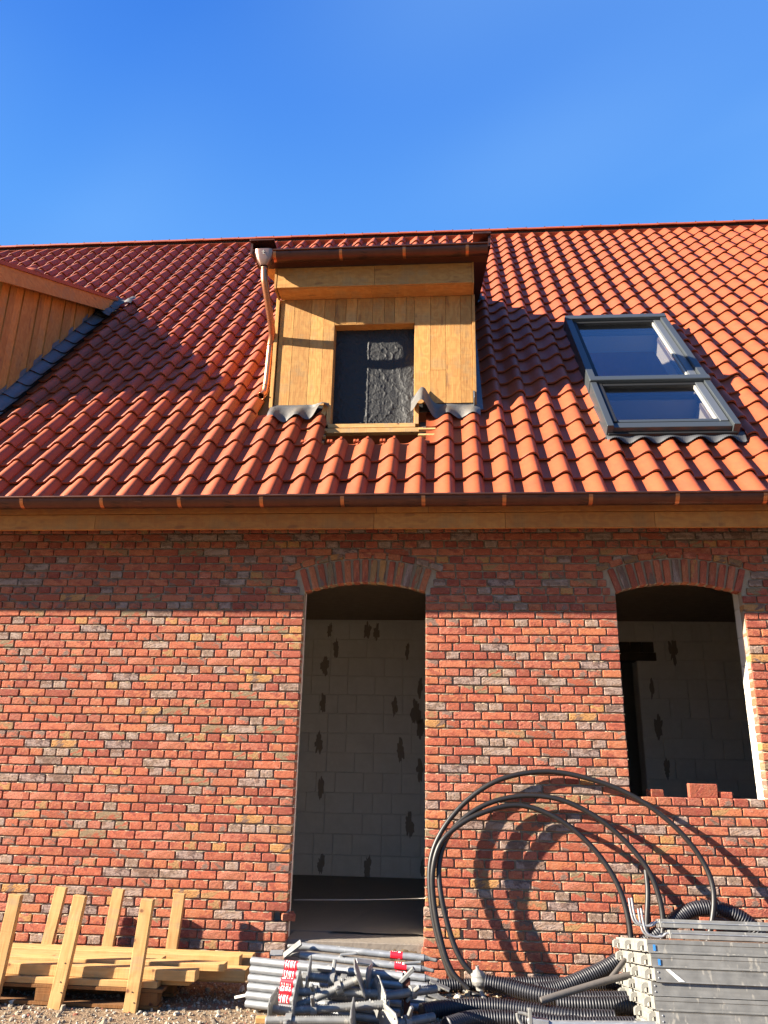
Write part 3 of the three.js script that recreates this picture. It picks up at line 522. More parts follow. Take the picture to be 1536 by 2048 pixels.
  for (let i = 0; i < 54; i++) { const m = mk('ridge_tile', capG, M.tiles[i % 4], house); m.position.set(wallX0 - 0.1 + i * 0.336, apex[1] + 0.005 + (i % 2) * 0.004, apex[2] - 0.03); m.rotation.y = 0; const s = 1 + (i % 3) * 0.006; m.scale.set(1, s, s); const clip = mk('ridge_clip', bb(wallX0 - 0.11 + i * 0.336, wallX0 - 0.09 + i * 0.336, apex[1] + 0.054, apex[1] + 0.068, apex[2] - 0.06, apex[2] + 0.01, 0.003), M.rubber, house); }
}

// ---------------------------------------------------------------- eaves: boards and copper gutter
function gutterGeo(x0, x1, r) {   // half-round with a rolled front bead, section in (z, y) about its centre
  const pts = []; const n = 14; for (let i = 0; i <= n; i++) { const t = Math.PI + Math.PI * i / n; pts.push([Math.cos(t) * r, Math.sin(t) * r]); }
  for (let i = 0; i <= 10; i++) { const t = Math.PI + i / 10 * Math.PI * 1.7; pts.push([r + 0.010 - 0.010 + 0.0 + Math.cos(-t) * 0.010 + 0.010 - 0.0, Math.sin(-t) * 0.010 + 0.004]); }
  const P = [], U = [], I = [], m = pts.length, X = []; const ns = Math.max(2, Math.round((x1 - x0) / 0.3)); for (let i = 0; i <= ns; i++) X.push(lerp(x0, x1, i / ns));
  const layer = (o) => { const b = P.length / 3; for (const x of X) for (const [z, y] of pts) { const l = Math.hypot(z, y) || 1; P.push(x, y - y / l * o, z - z / l * o); U.push(x, (z + y) * 1.5); } for (let i = 0; i < X.length - 1; i++) for (let j = 0; j < m - 1; j++) { const a = b + i * m + j, c = a + m; o ? I.push(a, a + 1, c, c, a + 1, c + 1) : I.push(a, c, a + 1, a + 1, c, c + 1); } };
  layer(0); layer(0.0015);
  const g = new THREE.BufferGeometry(); g.setAttribute('position', new THREE.Float32BufferAttribute(P, 3)); g.setAttribute('uv', new THREE.Float32BufferAttribute(U, 2)); g.setIndex(I); g.computeVertexNormals(); return g;
}
function endCap(r) { const pts = []; for (let i = 0; i <= 14; i++) { const t = Math.PI + Math.PI * i / 14; pts.push([Math.cos(t) * r, Math.sin(t) * r]); } const g = prism(pts, -0.0015, 0.0015); g.rotateY(-Math.PI / 2); return g; }
function bracketGeo(r) { const pts = []; for (let i = 0; i <= 12; i++) { const t = Math.PI * 1.35 + Math.PI * 0.68 * i / 12; pts.push(new THREE.Vector2(Math.cos(t) * (r + 0.0035), Math.sin(t) * (r + 0.0035))); } for (let i = 12; i >= 0; i--) { const t = Math.PI * 1.35 + Math.PI * 0.68 * i / 12; pts.push(new THREE.Vector2(Math.cos(t) * (r + 0.0006), Math.sin(t) * (r + 0.0006))); } const g = new THREE.ExtrudeGeometry(new THREE.Shape(pts), { depth: 0.032, bevelEnabled: false }); g.rotateY(-Math.PI / 2); g.translate(0.016, 0, 0); return uvBox(g); }
{
  const ea = grp('eaves', house);
  const joints = [wallX0, -3.1, -0.62, 0.5, 1.74, wallX1];
  for (let i = 0; i < joints.length - 1; i++) mk('fascia_board', bb(joints[i] + 0.001, joints[i + 1] - 0.001, 3.491, 3.629, 0.425 + (i % 2) * 0.002, 0.452 + (i % 2) * 0.002, 0.003, 'x'), M.fascia[i % 2], ea);
  const j2 = [wallX0, -0.6, -0.15, 2.9, wallX1];
  for (let i = 0; i < j2.length - 1; i++) mk('fascia_board', bb(j2[i] + 0.001, j2[i + 1] - 0.001, 3.633, 3.74, 0.43, 0.461, 0.003, 'x'), M.fascia[(i + 1) % 2], ea);
  for (let i = 0; i < 30; i++) { const g = bb(-0.04, 0.04, 0, 1.2, -0.34, -0.19, 0.003); g.rotateX(-(Math.PI / 2 - BETA)); g.translate(-10.4 + i * 0.62, OY - 0.02, OZ - 0.02); mk('rafter', g, M.wood[1], ea); }
  const gu = grp('gutter', house); const gy = 3.727, gz = 0.565, R = 0.075;
  const tr = mk('trough', gutterGeo(wallX0, wallX1, R), M.copper, gu); tr.position.set(0, gy, gz);
  for (const x of [-3.708, -2.986, -2.295, -1.575, -0.877, -0.19, 0.485, 1.194, 1.891, 2.587]) { const b = mk('bracket', bracketGeo(R), M.copperBright, gu); b.position.set(x, gy, gz); const t = mk('bracket_strap', bb(x - 0.012, x + 0.012, gy - 0.001, gy + 0.002, gz - 0.07, gz + 0.07, 0.001), M.copperBright, gu); }
  for (const x of [-2.66, -0.28]) { const s = mk('joint_sleeve', gutterGeo(x - 0.035, x + 0.035, R + 0.002), M.copper, gu); s.position.set(0, gy, gz); }
}

// ---------------------------------------------------------------- dormer in the middle
const ZD = -0.604;
{
  const d = grp('dormer', house);
  const TL = -1.823, TR = 0.292, OL = -1.209, OR = -0.329, TOP = 6.493, BOT = 5.19, HEAD = 6.175;
  let x = TL; const lw = [0.158, 0.19, 0.147, 0.119], rw = [0.172, 0.165, 0.16, 0.124], hw = [0.12, 0.122, 0.174, 0.13, 0.112, 0.126, 0.096];
  const bd = (x0, x1, y0, y1, i, dz = 0) => mk('cladding_board', bb(x0 + 0.0012, x1 - 0.0012, y0, y1, ZD - 0.024, ZD + dz, 0.0025, 'y'), M.oak[i % 4], d);
  lw.forEach((w, i) => { bd(x, x + w, BOT, TOP, i, rr(-0.002, 0.001)); x += w; });
  x = OR; rw.forEach((w, i) => { if (i === 1) { bd(x, x + w, BOT + 0.002, 5.58, 3, 0.001); bd(x, x + w, 5.582, TOP, 0, -0.001); } else bd(x, x + w, BOT, TOP, i + 2, rr(-0.002, 0.001)); x += w; });
  x = OL; const hs = (OR - OL) / hw.reduce((a, b) => a + b); hw.forEach((w, i) => { bd(x, x + w * hs, HEAD, TOP, i + 1, rr(-0.002, 0.001)); x += w * hs; });
  // corner boards
  mk('corner_board', bb(TL - 0.05, TL - 0.012, BOT - 0.03, TOP + 0.02, ZD - 0.2, ZD + 0.022, 0.003, 'y'), M.oak[2], d);
  mk('corner_board', bb(TR + 0.002, TR + 0.034, BOT - 0.03, TOP, ZD - 0.2, ZD + 0.014, 0.003, 'y'), M.oak[1], d);
  // boxed eaves
  const zf = -0.37, m1 = -0.42;
  mk('eaves_board', bb(TL - 0.01, m1 - 0.34, TOP + 0.004, 6.745, zf - 0.024, zf, 0.003, 'x'), M.oak[0], d); mk('eaves_board', bb(m1 - 0.338, TR - 0.001, TOP + 0.004, 6.745, zf - 0.024, zf - 0.001, 0.003, 'x'), M.oak[3], d);
  mk('soffit_board', bb(TL, -0.80, TOP, TOP + 0.02, ZD + 0.002, zf - 0.025, 0.002, 'x'), M.oak[2], d); mk('soffit_board', bb(-0.798, TR, TOP, TOP + 0.02, ZD + 0.002, zf - 0.025, 0.002, 'x'), M.oak[0], d);
  mk('eaves_end_board', bb(TL - 0.034, TL - 0.011, TOP - 0.004, 6.75, ZD, zf + 0.004, 0.002, 'z'), M.oak[1], d); mk('eaves_end_board', bb(TR + 0.001, TR + 0.02, TOP - 0.004, 6.75, ZD + 0.016, zf + 0.004, 0.002, 'z'), M.oak[0], d);
  // lean-to roof: slab, soffits under its verges, copper trim
  const SL = 0.42, zb = -2.95, z0 = -0.21, ya = 6.862;
  const poly = (dz, dy0, dy1, zA = z0, zB = zb) => [[-zA, ya + dy0], [-zA, ya + dy1], [-zB, ya + dy1 + SL * (zA - zB)], [-zB, ya + dy0 + SL * (zA - zB)]];
  const slab = (x0, x1, dy0, dy1, mat, nm, zA, zB, grain) => { const g = prism(poly(0, dy0, dy1, zA, zB), x0, x1, grain || 'x'); g.rotateY(Math.PI / 2); return mk(nm, g, mat, d); };
  slab(-2.056, 0.456, -0.06, 0.0, M.tiles[1], 'roof_sheet');
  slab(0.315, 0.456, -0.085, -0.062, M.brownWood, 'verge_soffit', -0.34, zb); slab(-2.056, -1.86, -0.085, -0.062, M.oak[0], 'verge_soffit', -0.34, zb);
  slab(0.458, 0.482, -0.10, 0.035, M.copper, 'verge_trim', -0.12, zb); slab(-2.082, -2.058, -0.10, 0.035, M.copper, 'verge_trim', -0.12, zb);
  mk('verge_cap', bb(0.30, 0.486, ya + 0.037, ya + 0.062, -0.25, -0.09, 0.004), M.copper, d); mk('verge_cap', bb(-2.085, -1.82, ya + 0.037, ya + 0.055, -0.25, -0.08, 0.004), M.copper, d);
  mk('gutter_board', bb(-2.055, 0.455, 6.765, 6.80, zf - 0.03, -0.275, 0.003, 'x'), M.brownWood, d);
  // cheeks
  const yR = (z) => OY + (OZ - z) * Math.tan(BETA) - 0.16, ch = (x0, x1, mat, nm) => { const zt = -2.75; const g = prism([[-(ZD - 0.026), yR(ZD) + 0.02], [-(ZD - 0.026), 6.86 + SL * (z0 - ZD)], [-zt, 6.86 + SL * (z0 - zt)], [-zt, yR(zt)]], x0, x1, 'y'); g.rotateY(Math.PI / 2); mk(nm, g, mat, d); };
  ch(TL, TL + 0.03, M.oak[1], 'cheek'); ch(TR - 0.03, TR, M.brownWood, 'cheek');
  // lead soakers along the right cheek
  for (let i = 0; i < 10; i++) { const u = 1.72 + i * TG, p = roofPt(0, u, 0); const g = bb(TR + 0.004, TR + 0.10, 0, 0.36, -0.045, -0.038, 0.002); const g2 = bb(TR + 0.002, TR + 0.012, 0, 0.36, -0.04, 0.10, 0.002); const gg = mergeGeometries([g, g2]); gg.rotateX(-(Math.PI / 2 - BETA) + 0.03); gg.translate(0, p[1], p[2]); mk('lead_soaker', gg, M.lead, d); }
  for (const [sx, xx] of [[1, TR + 0.17], [-1, TL - 0.17]]) { const p = roofPt(xx, 5.1, 0.02); const g = grid(8, 6, (a, b) => [(a - 0.5) * 0.16 + 0.02 * Math.sin(b * 7), b * 0.3, 0.02 * Math.sin(a * 9) + 0.012 * Math.sin(b * 11)]); g.rotateX(-(Math.PI / 2 - BETA)); g.translate(xx, p[1], p[2]); mk('lead_saddle', g, M.flap, d); }
  // opening: lining, temporary frame, black sheet
  mk('head_lining', bb(OL, OR, HEAD - 0.012, HEAD + 0.012, ZD - 0.16, ZD - 0.004, 0.002, 'x'), M.oak[0], d);
  mk('jamb_lining', bb(OL - 0.02, OL + 0.004, 4.93, HEAD - 0.013, ZD - 0.16, ZD - 0.026, 0.002), M.oak[3], d); mk('jamb_lining', bb(OR - 0.004, OR + 0.02, 4.93, HEAD - 0.013, ZD - 0.16, ZD - 0.026, 0.002), M.oak[1], d);
  mk('sheet', grid(140, 190, (u, v) => {
    const x = lerp(OL + 0.002, OR - 0.001, u), y = lerp(4.93, HEAD - 0.005, v);
    const rg = (a, w) => Math.pow(clamp(1 - Math.abs(2 * a - 1) * w), 2);
    const n = 0.012 * fbm(x * 2.2, y * 1.6, 37, 2) + 0.005 * rg(fbm(x * 7 + y * 3.2, y * 5.5 - x * 4, 17, 3), 3) + 0.0045 * rg(fbm(x * 15 - y * 6, y * 12 + x * 7, 27, 3), 3) + 0.003 * rg(fbm(x * 34, y * 30, 47, 2), 2.5);
    const seam = Math.abs(u - 0.42) < 0.012 ? 0.004 : 0, right = 0.03 * sstep(0.75, 1, u) * sstep(0.9, 0.3, v);
    return [x, y, ZD - 0.135 + n + seam + right, x, y];
  }), M.blackSheet, d);
  mk('frame_board', bb(OL - 0.012, OR + 0.018, 4.885, 4.93, ZD - 0.02, ZD + 0.085, 0.003, 'x'), M.wood[0], d);
  mk('frame_board', bb(OL - 0.11, OR + 0.10, 4.80, 4.85, ZD + 0.07, ZD + 0.15, 0.003, 'x'), M.wood[1], d);
  const side = (x, s) => { const g = bb(x - 0.022, x + 0.022, 4.925, 5.165, ZD - 0.02, ZD + 0.07, 0.003, 'y'); mk('frame_board', g, M.wood[s], d); };
  side(OL - 0.012, 0); side(OR + 0.03, 2); { const g = rbox(0.05, 0.30, 0.03, 0.003, 'y'); g.rotateZ(-0.22); g.translate(OL - 0.075, 5.03, ZD + 0.05); mk('frame_board', g, M.wood[2], d); }
  mk('under_board', bb(TL + 0.01, OL - 0.02, 5.10, BOT - 0.004, ZD - 0.03, ZD - 0.006, 0.002, 'x'), M.rubber, d); mk('under_board', bb(OR + 0.02, TR - 0.005, 5.10, BOT - 0.004, ZD - 0.03, ZD - 0.006, 0.002, 'x'), M.rubber, d);
  // grey sealing flaps hanging over the tiles
  const flap = (xa, xb, fn) => mk('sealing_flap', grid(34, 12, (u, v) => { const x = lerp(xa, xb, u); const p = fn(u, v, x); return [p[0], p[1], p[2], x, v * 0.2]; }), M.flap, d);
  const crest = (x) => -0.035 + 0.035 * Math.cos((x - TX0) / TW * Math.PI * 2);
  flap(-1.86, -1.22, (u, v, x) => { const lift = sstep(0.62, 0.95, u); const hang = roofPt(x, 1.72 - 0.17 * v * (1 - 0.55 * lift), crest(x) + 0.02); const y = lerp(5.185, hang[1] + 0.0, v) + lift * 0.05 * v + 0.016 * fbm(u * 8, v * 3, 5, 2), z = lerp(ZD + 0.006, hang[2], sstep(0, 1, v)) + 0.03 * (fbm(u * 7, v * 2, 15, 3) - 0.5) * v + lift * 0.05; return [x, y - 0.05 * v * fbm(u * 5 + 3, 2, 19, 3) * (1 - lift), z]; });
  flap(-0.36, 0.36, (u, v, x) => { const lift = sstep(0.42, 0.05, u); const hang = roofPt(x, 1.74 - 0.15 * v, crest(x) + 0.02); const peak = Math.exp(-Math.pow((u - 0.17) / 0.11, 2)); const y = lerp(5.18 - 0.02 * u, hang[1], v) + peak * 0.17 * (1 - v * 0.6) + lift * 0.03 + 0.012 * fbm(u * 9, v * 3, 8, 2), z = lerp(ZD + 0.006, hang[2], sstep(0, 1, v)) + 0.05 * peak * v + 0.03 * (fbm(u * 7, v * 2, 25, 3) - 0.5) * v + 0.03 * lift; return [x, y - 0.05 * v * fbm(u * 5 + 3, 2, 29, 3) * (1 - lift), z]; });
  // copper gutter with hopper and downpipe
  const gy = 6.795, gz = -0.20, R = 0.075;
  const tr = mk('gutter_trough', gutterGeo(-2.05, 0.455, R), M.copper, d); tr.position.set(0, gy, gz);
  for (const x of [-2.049, 0.454]) { const e = mk('gutter_end', endCap(R), M.copper, d); e.position.set(x, gy, gz); }
  for (const x of [-1.82, -1.105, -0.427, 0.238]) { const b = mk('gutter_bracket', bracketGeo(R), M.copperBright, d); b.position.set(x, gy, gz); }
  const hop = (() => { const s = [[0.108, 0.085, 6.805], [0.102, 0.082, 6.77], [0.082, 0.07, 6.70], [0.05, 0.05, 6.645], [0.04, 0.04, 6.63]]; return grid(32, s.length - 1, (u, v) => { const k = s[Math.round(v * (s.length - 1))], a = u * Math.PI * 2, e = 0.55, cx = Math.sign(Math.cos(a)) * Math.pow(Math.abs(Math.cos(a)), e), cz = Math.sign(Math.sin(a)) * Math.pow(Math.abs(Math.sin(a)), e); return [-1.93 + cx * k[0], k[2], -0.175 - cz * k[1], u, v]; }); })();
  const hp = std({ color: '#a5806f', metalness: 0.85, roughness: 0.34, side: THREE.DoubleSide, bumpMap: noiseGrey, bumpScale: 0.001 }); mk('hopper', hop, hp, d);
  // small emblem on the hopper: a stem with a cross bar and a foot
  { const e = []; e.push(bb(-1.9335, -1.9265, 6.73, 6.783, 0, 0.003, 0.001), bb(-1.949, -1.911, 6.759, 6.765, 0, 0.003, 0.001), bb(-1.9335, -1.913, 6.73, 6.736, 0, 0.003, 0.001)); const g = mergeGeometries(e); g.translate(0, 0, -0.09); mk('emblem', g, M.whitePaint, d); }
  mk('downpipe', sweep([[-1.93, 6.65, -0.185], [-1.929, 6.56, -0.185], [-1.922, 6.47, -0.195], [-1.905, 6.35, -0.265], [-1.890, 6.18, -0.41], [-1.886, 6.08, -0.51], [-1.893, 6.02, -0.575], [-1.913, 5.94, -0.62], [-1.927, 5.66, -0.645], [-1.937, 5.44, -0.645], [-1.945, 5.36, -0.63], [-1.965, 5.30, -0.58]], 0.037, 60, 18), std({ color: '#b87a58', metalness: 0.85, roughness: 0.36, side: THREE.DoubleSide, bumpMap: noiseGrey, bumpScale: 0.001 }), d);
  for (const [y, z] of [[6.60, -0.185], [5.93, -0.622], [5.45, -0.645]]) { const t = new THREE.TorusGeometry(0.038, 0.004, 6, 20); t.rotateX(Math.PI / 2); t.translate(y > 6.5 ? -1.929 : y > 5.8 ? -1.914 : -1.937, y, z); mk('pipe_collar', t, M.copperBright, d); }
  { const t = new THREE.TorusGeometry(0.037, 0.005, 6, 20); const m = mk('pipe_mouth', t, M.copperBright, d); m.position.set(-1.965, 5.30, -0.58); m.lookAt(new THREE.Vector3(-2.01, 5.20, -0.46)); }
}

// ---------------------------------------------------------------- dormer on the left: its cheek and verge board
{
  const d = grp('dormer', house), XC = -5.1, XV = -4.92, top = (z) => 6.70 - 0.49 * z, yR = (z) => OY + (OZ - z) * Math.tan(BETA) - 0.03;
  let z = -0.55, i = 0; const r = rngOf(12);
  while (z > -2.95) { const w = Math.min(rr(0.11, 0.2, r), z + 3.0); const za = z, zb = z - w + 0.002; const dx = (i % 2) * 0.02; const p = [[-za, yR(za) + 0.05], [-za, top(za) - 0.15], [-zb, top(zb) - 0.15], [-zb, Math.min(yR(zb) + 0.05, top(zb) - 0.16)]]; const g = prism(p, XC - 0.03, XC + dx, 'y', 0.002); g.rotateY(Math.PI / 2); mk('cladding_board', g, M.oak[i % 4], d); z -= w; i++; }
  const bar = (x0, x1, dy0, dy1, mat, nm, zA = -0.12, zB = -2.98) => { const g = prism([[-zA, top(zA) + dy0], [-zA, top(zA) + dy1], [-zB, top(zB) + dy1], [-zB, top(zB) + dy0]], x0, x1, 'x'); g.rotateY(Math.PI / 2); mk(nm, g, mat, d); };
  bar(XV - 0.028, XV, -0.215, -0.012, M.oak[3], 'verge_board', -0.12, -1.9); bar(XV - 0.028, XV - 0.001, -0.215, -0.012, M.oak[0], 'verge_board', -1.902, -2.95);
  bar(XV - 0.032, XV + 0.018, -0.010, 0.042, M.tiles[3], 'verge_trim'); bar(XC - 2.4, XV - 0.033, -0.09, 0.0, M.tiles[1], 'roof_sheet', -0.12, -3.0); bar(XC - 0.02, XV - 0.03, -0.16, -0.13, M.brownWood, 'verge_soffit');
  mk('front_wall', bb(XC - 2.3, XC - 0.032, 5.0, 6.85, -0.62, -0.58), M.oak[1], d);
  mk('verge_tile', (() => { const g = new THREE.SphereGeometry(0.09, 12, 8, 0, Math.PI * 2, 0, Math.PI / 2); g.scale(1.4, 0.8, 1); g.translate(XV - 0.1, top(-0.95) + 0.03, -0.95); return g; })(), M.tiles[2], d);
  // lead soakers stepping up beside the cheek
  for (let k = 0; k < 12; k++) { const u = 1.55 + k * TG; if (u > 5.1) break; const p = roofPt(0, u); const g = grid(10, 8, (a, b) => { const x = lerp(XC + 0.01, XC + 0.235, a); return [x, b * 0.36, 0.03 * Math.cos(a * 5) - 0.02 + 0.008 * fbm(a * 5 + k, b * 5, 9, 2) - 0.03 * b]; }); const g2 = grid(4, 6, (a, b) => [XC + 0.012 + 0.01 * a * (1 - a), b * 0.36, -0.02 + 0.07 * (1 - a) + 0.006 * Math.sin(b * 9 + k)]); const gg = mergeGeometries([g, g2]); gg.rotateX(-(Math.PI / 2 - BETA) + 0.02); gg.translate(0, p[1], p[2]); mk('lead_soaker', gg, new THREE.MeshStandardMaterial().copy(M.lead), d).material.side = THREE.DoubleSide; }
  for (const [u, dx] of [[5.28, 0.16], [5.0, 0.12], [5.42, 0.3]]) { const p = roofPt(XC + dx, u, 0.025); const g = grid(10, 6, (a, b) => [(a - 0.5) * 0.3, b * 0.26, 0.03 * Math.cos((a * 0.3 + XC + dx - 0.15 - TX0) / TW * Math.PI * 2) + 0.01 * Math.sin(b * 8 + a * 5)]); g.rotateX(-(Math.PI / 2 - BETA)); g.translate(...p); mk('lead_saddle', g, M.flap, d); }
}

// ---------------------------------------------------------------- roof window, two lights one above the other
{
  const w = grp('roof_window', house); w.position.copy(roof.position); w.rotation.copy(roof.rotation);
  const X0 = 1.525, X1 = 2.765, U0 = 1.045, U1 = 4.10, UM = 2.12, HT = 0.105;
  const b = (n, x0, x1, u0, u1, h0, h1, mat = M.alu, r = 0.008) => mk(n, bb(x0, x1, u0, u1, h0, h1, r), mat, w);
  b('side_cover', X0, X0 + 0.075, UM + 0.03, U1 - 0.1, -0.12, HT); b('side_cover', X1 - 0.075, X1, UM + 0.03, U1 - 0.1, -0.12, HT);
  b('side_cover', X0 + 0.004, X0 + 0.07, U0, UM - 0.055, -0.12, HT - 0.012); b('side_cover', X1 - 0.07, X1 - 0.004, U0, UM - 0.055, -0.12, HT - 0.012);
  b('top_cover', X0 - 0.004, X1 + 0.004, U1 - 0.10, U1 + 0.02, -0.12, HT + 0.012, M.alu, 0.012); b('transom_cover', X0 - 0.006, X1 + 0.006, UM - 0.055, UM + 0.05, -0.05, HT + 0.012, M.alu, 0.014);
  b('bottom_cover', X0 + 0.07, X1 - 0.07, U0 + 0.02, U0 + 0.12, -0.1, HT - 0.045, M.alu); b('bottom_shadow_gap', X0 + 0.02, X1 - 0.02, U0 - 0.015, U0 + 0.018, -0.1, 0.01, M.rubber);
  for (const [u0, u1, hd] of [[UM + 0.05, U1 - 0.10, 0.05], [U0 + 0.12, UM - 0.055, 0.03]]) {
    const s = 0.075, x0 = X0 + s, x1 = X1 - s;
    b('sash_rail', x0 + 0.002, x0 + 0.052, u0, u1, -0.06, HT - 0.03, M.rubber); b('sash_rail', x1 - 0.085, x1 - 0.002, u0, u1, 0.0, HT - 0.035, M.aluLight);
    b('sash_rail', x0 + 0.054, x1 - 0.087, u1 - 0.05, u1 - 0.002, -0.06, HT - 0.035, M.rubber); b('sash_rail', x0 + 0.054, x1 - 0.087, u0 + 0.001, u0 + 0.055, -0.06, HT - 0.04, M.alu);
    b('glazing_bead', x1 - 0.105, x1 - 0.087, u0 + 0.056, u1 - 0.052, 0.02, HT - 0.048, M.whitePaint, 0.003);
    mk('pane', bb(x0 + 0.053, x1 - 0.106, u0 + 0.056, u1 - 0.051, 0.034, 0.038, 0.0005), M.glass, w);
    // painted lining of the opening under the glass
    b('lining', x0 - 0.02, x0 + 0.0, u0 + 0.02, u1 - 0.02, -0.34, -0.125, M.lining, 0.002); b('lining', x1 - 0.02, x1, u0 + 0.02, u1 - 0.02, -0.34, -0.125, M.lining, 0.002); b('lining', x0 + 0.001, x1 - 0.021, u1 - 0.02, u1, -0.34, -0.125, M.lining, 0.002); b('lining', x0 + 0.001, x1 - 0.021, u0, u0 + 0.02, -0.34, -0.125, M.lining, 0.002);
  }
  // pleated apron dressed down over the tiles
  mk('apron', grid(150, 6, (u, v) => { const x = lerp(X0 + 0.005, X1 + 0.05, u); const c = -0.03 + 0.035 * Math.cos((x - TX0) / TW * Math.PI * 2) * sstep(0, 0.9, v) + 0.006; return [x, U0 + 0.03 - v * 0.115, lerp(-0.01, c - 0.002, v) + 0.0022 * (Math.round(u * 150) % 2 ? 1 : -1), x, v]; }), M.apron, w);
  // broken tile edge left beside the frame
  const br = mk('broken_tile_edge', grid(6, 12, (a, c) => [lerp(X1 + 0.045, X1 + 0.085, a) + 0.012 * Math.sin(c * 9), U0 + 0.0 + c * 0.22, 0.0 - 0.05 * a + 0.008 * fbm(a * 5, c * 9, 4, 2)]), new THREE.MeshStandardMaterial({ map: tileMap, side: THREE.DoubleSide, roughness: 0.7 }), w);
}

// ================================================================ LOOSE BRICKS
const redCells = brickCells.map((c, i) => c.red ? i : -1).filter((i) => i >= 0);
function looseBrick(label, pos, size, rot, pick) { const cell = redCells[pick]; const m = mk('loose_brick', brickGeo(size[0], size[1], size[2], cell, rngOf(cell + 3)), M.brick, scene); const g2 = m.geometry; const back = new THREE.PlaneGeometry(size[0], size[1]); back.rotateY(Math.PI); back.translate(0, 0, -size[2]); const uv = back.attributes.uv; for (let i = 0; i < uv.count; i++) uv.setXY(i, (cell % AC + 0.1 + 0.8 * uv.getX(i)) / AC, (Math.floor(cell / AC) + 0.1 + 0.8 * uv.getY(i)) / AR); m.geometry = mergeGeometries([g2, back.toNonIndexed()]); m.position.set(...pos); m.rotation.set(...rot); return tag(m, label, 'brick', undefined); }
looseBrick('upright orange brick standing on the unfinished window sill', [2.052, 1.361 + 0.056, -0.02], [0.222, 0.108, 0.058], [0, 0.04, 0], 2);
looseBrick('small flat brick piece lying right beside the upright sill brick', [2.225, 1.361 + 0.026, -0.03], [0.105, 0.05, 0.09], [0, -0.1, 0], 5);
looseBrick('dark brick half hidden further in on the left of the window sill', [1.70, 1.361 + 0.03, -0.07], [0.11, 0.058, 0.09], [0, 0.2, 0], 9);
looseBrick('dark red brick slid out of the wall at the left door jamb', [-1.268, 0.398, -0.02], [0.108, 0.057, 0.11], [0, 0.35, -0.03], 12);

// ================================================================ PALLET AND TIMBER
{
  const p = thing('stake_pallet', 'weathered wooden pallet with six upright timber stakes holding the beams', 'pallet', [-2.5, 0, 0.75]);
  const at = (g) => { g.translate(2.5, 0, -0.75); return g; };
  const stake = (x0, z0, x1, y1, z1, w, dz, m) => { const g = rbox(w, Math.hypot(y1, x1 - x0, z1 - z0), dz, 0.004, 'y'); g.translate(0, Math.hypot(y1, x1 - x0) / 2, 0); g.rotateZ(-Math.atan2(x1 - x0, y1)); g.translate(x0, 0, z0); mk('stake', at(g), M.wood[m], p); };
  stake(-3.01, 1.13, -2.95, 0.668, 1.13, 0.085, 0.045, 1); stake(-2.575, 1.13, -2.495, 0.675, 1.13, 0.085, 0.045, 2); stake(-2.065, 1.13, -2.022, 0.668, 1.13, 0.085, 0.045, 0);
  stake(-3.15, 0.19, -3.07, 0.592, 0.19, 0.088, 0.04, 2); stake(-2.655, 0.19, -2.60, 0.591, 0.19, 0.088, 0.04, 0); stake(-2.14, 0.19, -2.105, 0.574, 0.19, 0.088, 0.04, 1);
  for (const [x, y, dx] of [[-2.555, 0.10, 0.02], [-2.548, 0.16, 0.0], [-2.545, 0.27, 0.012], [-2.05, 0.06, 0.012], [-2.045, 0.12, -0.012], [-2.99, 0.12, 0.01]]) { const g = new THREE.CylinderGeometry(0.0045, 0.0045, 0.003, 8); g.rotateX(Math.PI / 2); g.translate(x + dx, y, 1.1535); mk('nail', at(g), M.rubber, p); }
  for (const z of [1.04, 0.72, 0.42]) mk('runner', at(bb(-3.5, -1.9, 0.006, 0.028, z - 0.05, z + 0.05, 0.003, 'x')), M.oldWood, p);
  for (const x of [-3.42, -2.68, -1.97]) for (const z of [1.04, 0.72, 0.42]) mk('pallet_block', at(bb(x - 0.06, x + 0.06, 0.029, 0.105, z - 0.05, z + 0.05, 0.003, 'y')), M.oldWood, p);
  for (const z of [1.035, 0.86, 0.70, 0.54, 0.40, 0.27]) mk('deck_board', at(bb(-3.5, -1.88, 0.106, 0.127, z - 0.055, z + 0.055, 0.003, 'x')), M.oldWood, p);
}
{
  const beam = (label, x0, x1, y0, y1, z0, z1, m, tilt = 0, yaw = 0) => { const g = rbox(x1 - x0, y1 - y0, z1 - z0, 0.004, 'x'); const o = mk('timber_beam', g, M.wood[m], scene); o.position.set((x0 + x1) / 2, (y0 + y1) / 2, (z0 + z1) / 2); o.rotation.set(0, yaw, tilt); return tag(o, label, 'timber', 'sawn timber stacked on the stake pallet'); };
  beam('lower front sawn beam at the pallet edge with a short overhang', -3.9, -1.92, 0.128, 0.168, 1.00, 1.085, 1);
  beam('front sawn beam with a pale cut end, on top of the stack edge', -4.0, -1.675, 0.170, 0.236, 0.965, 1.06, 0);
  beam('thin dark plank tucked under the front beam', -3.8, -1.735, 0.128, 0.162, 0.90, 0.985, 1);
  beam('sawn beam ending midway, second from the front of the stack', -4.0, -1.52, 0.205, 0.25, 0.83, 0.93, 2, 0.002);
  beam('wide flat board reaching furthest right, beside the steel tubes', -4.0, -1.40, 0.13, 0.20, 0.66, 0.80, 0, -0.006);
  beam('thin plank under the wide board, near the steel tubes', -3.6, -1.42, 0.10, 0.128, 0.62, 0.74, 1);
  beam('tall rear beam along the back of the stack, under the shadow of a tube end', -4.0, -1.485, 0.165, 0.245, 0.55, 0.64, 2);
  beam('rearmost beam against the back stakes', -4.0, -1.415, 0.15, 0.235, 0.44, 0.53, 0);
  beam('second layer beam lying flat in the middle of the stack', -4.0, -2.0, 0.20, 0.245, 0.70, 0.79, 1);
}

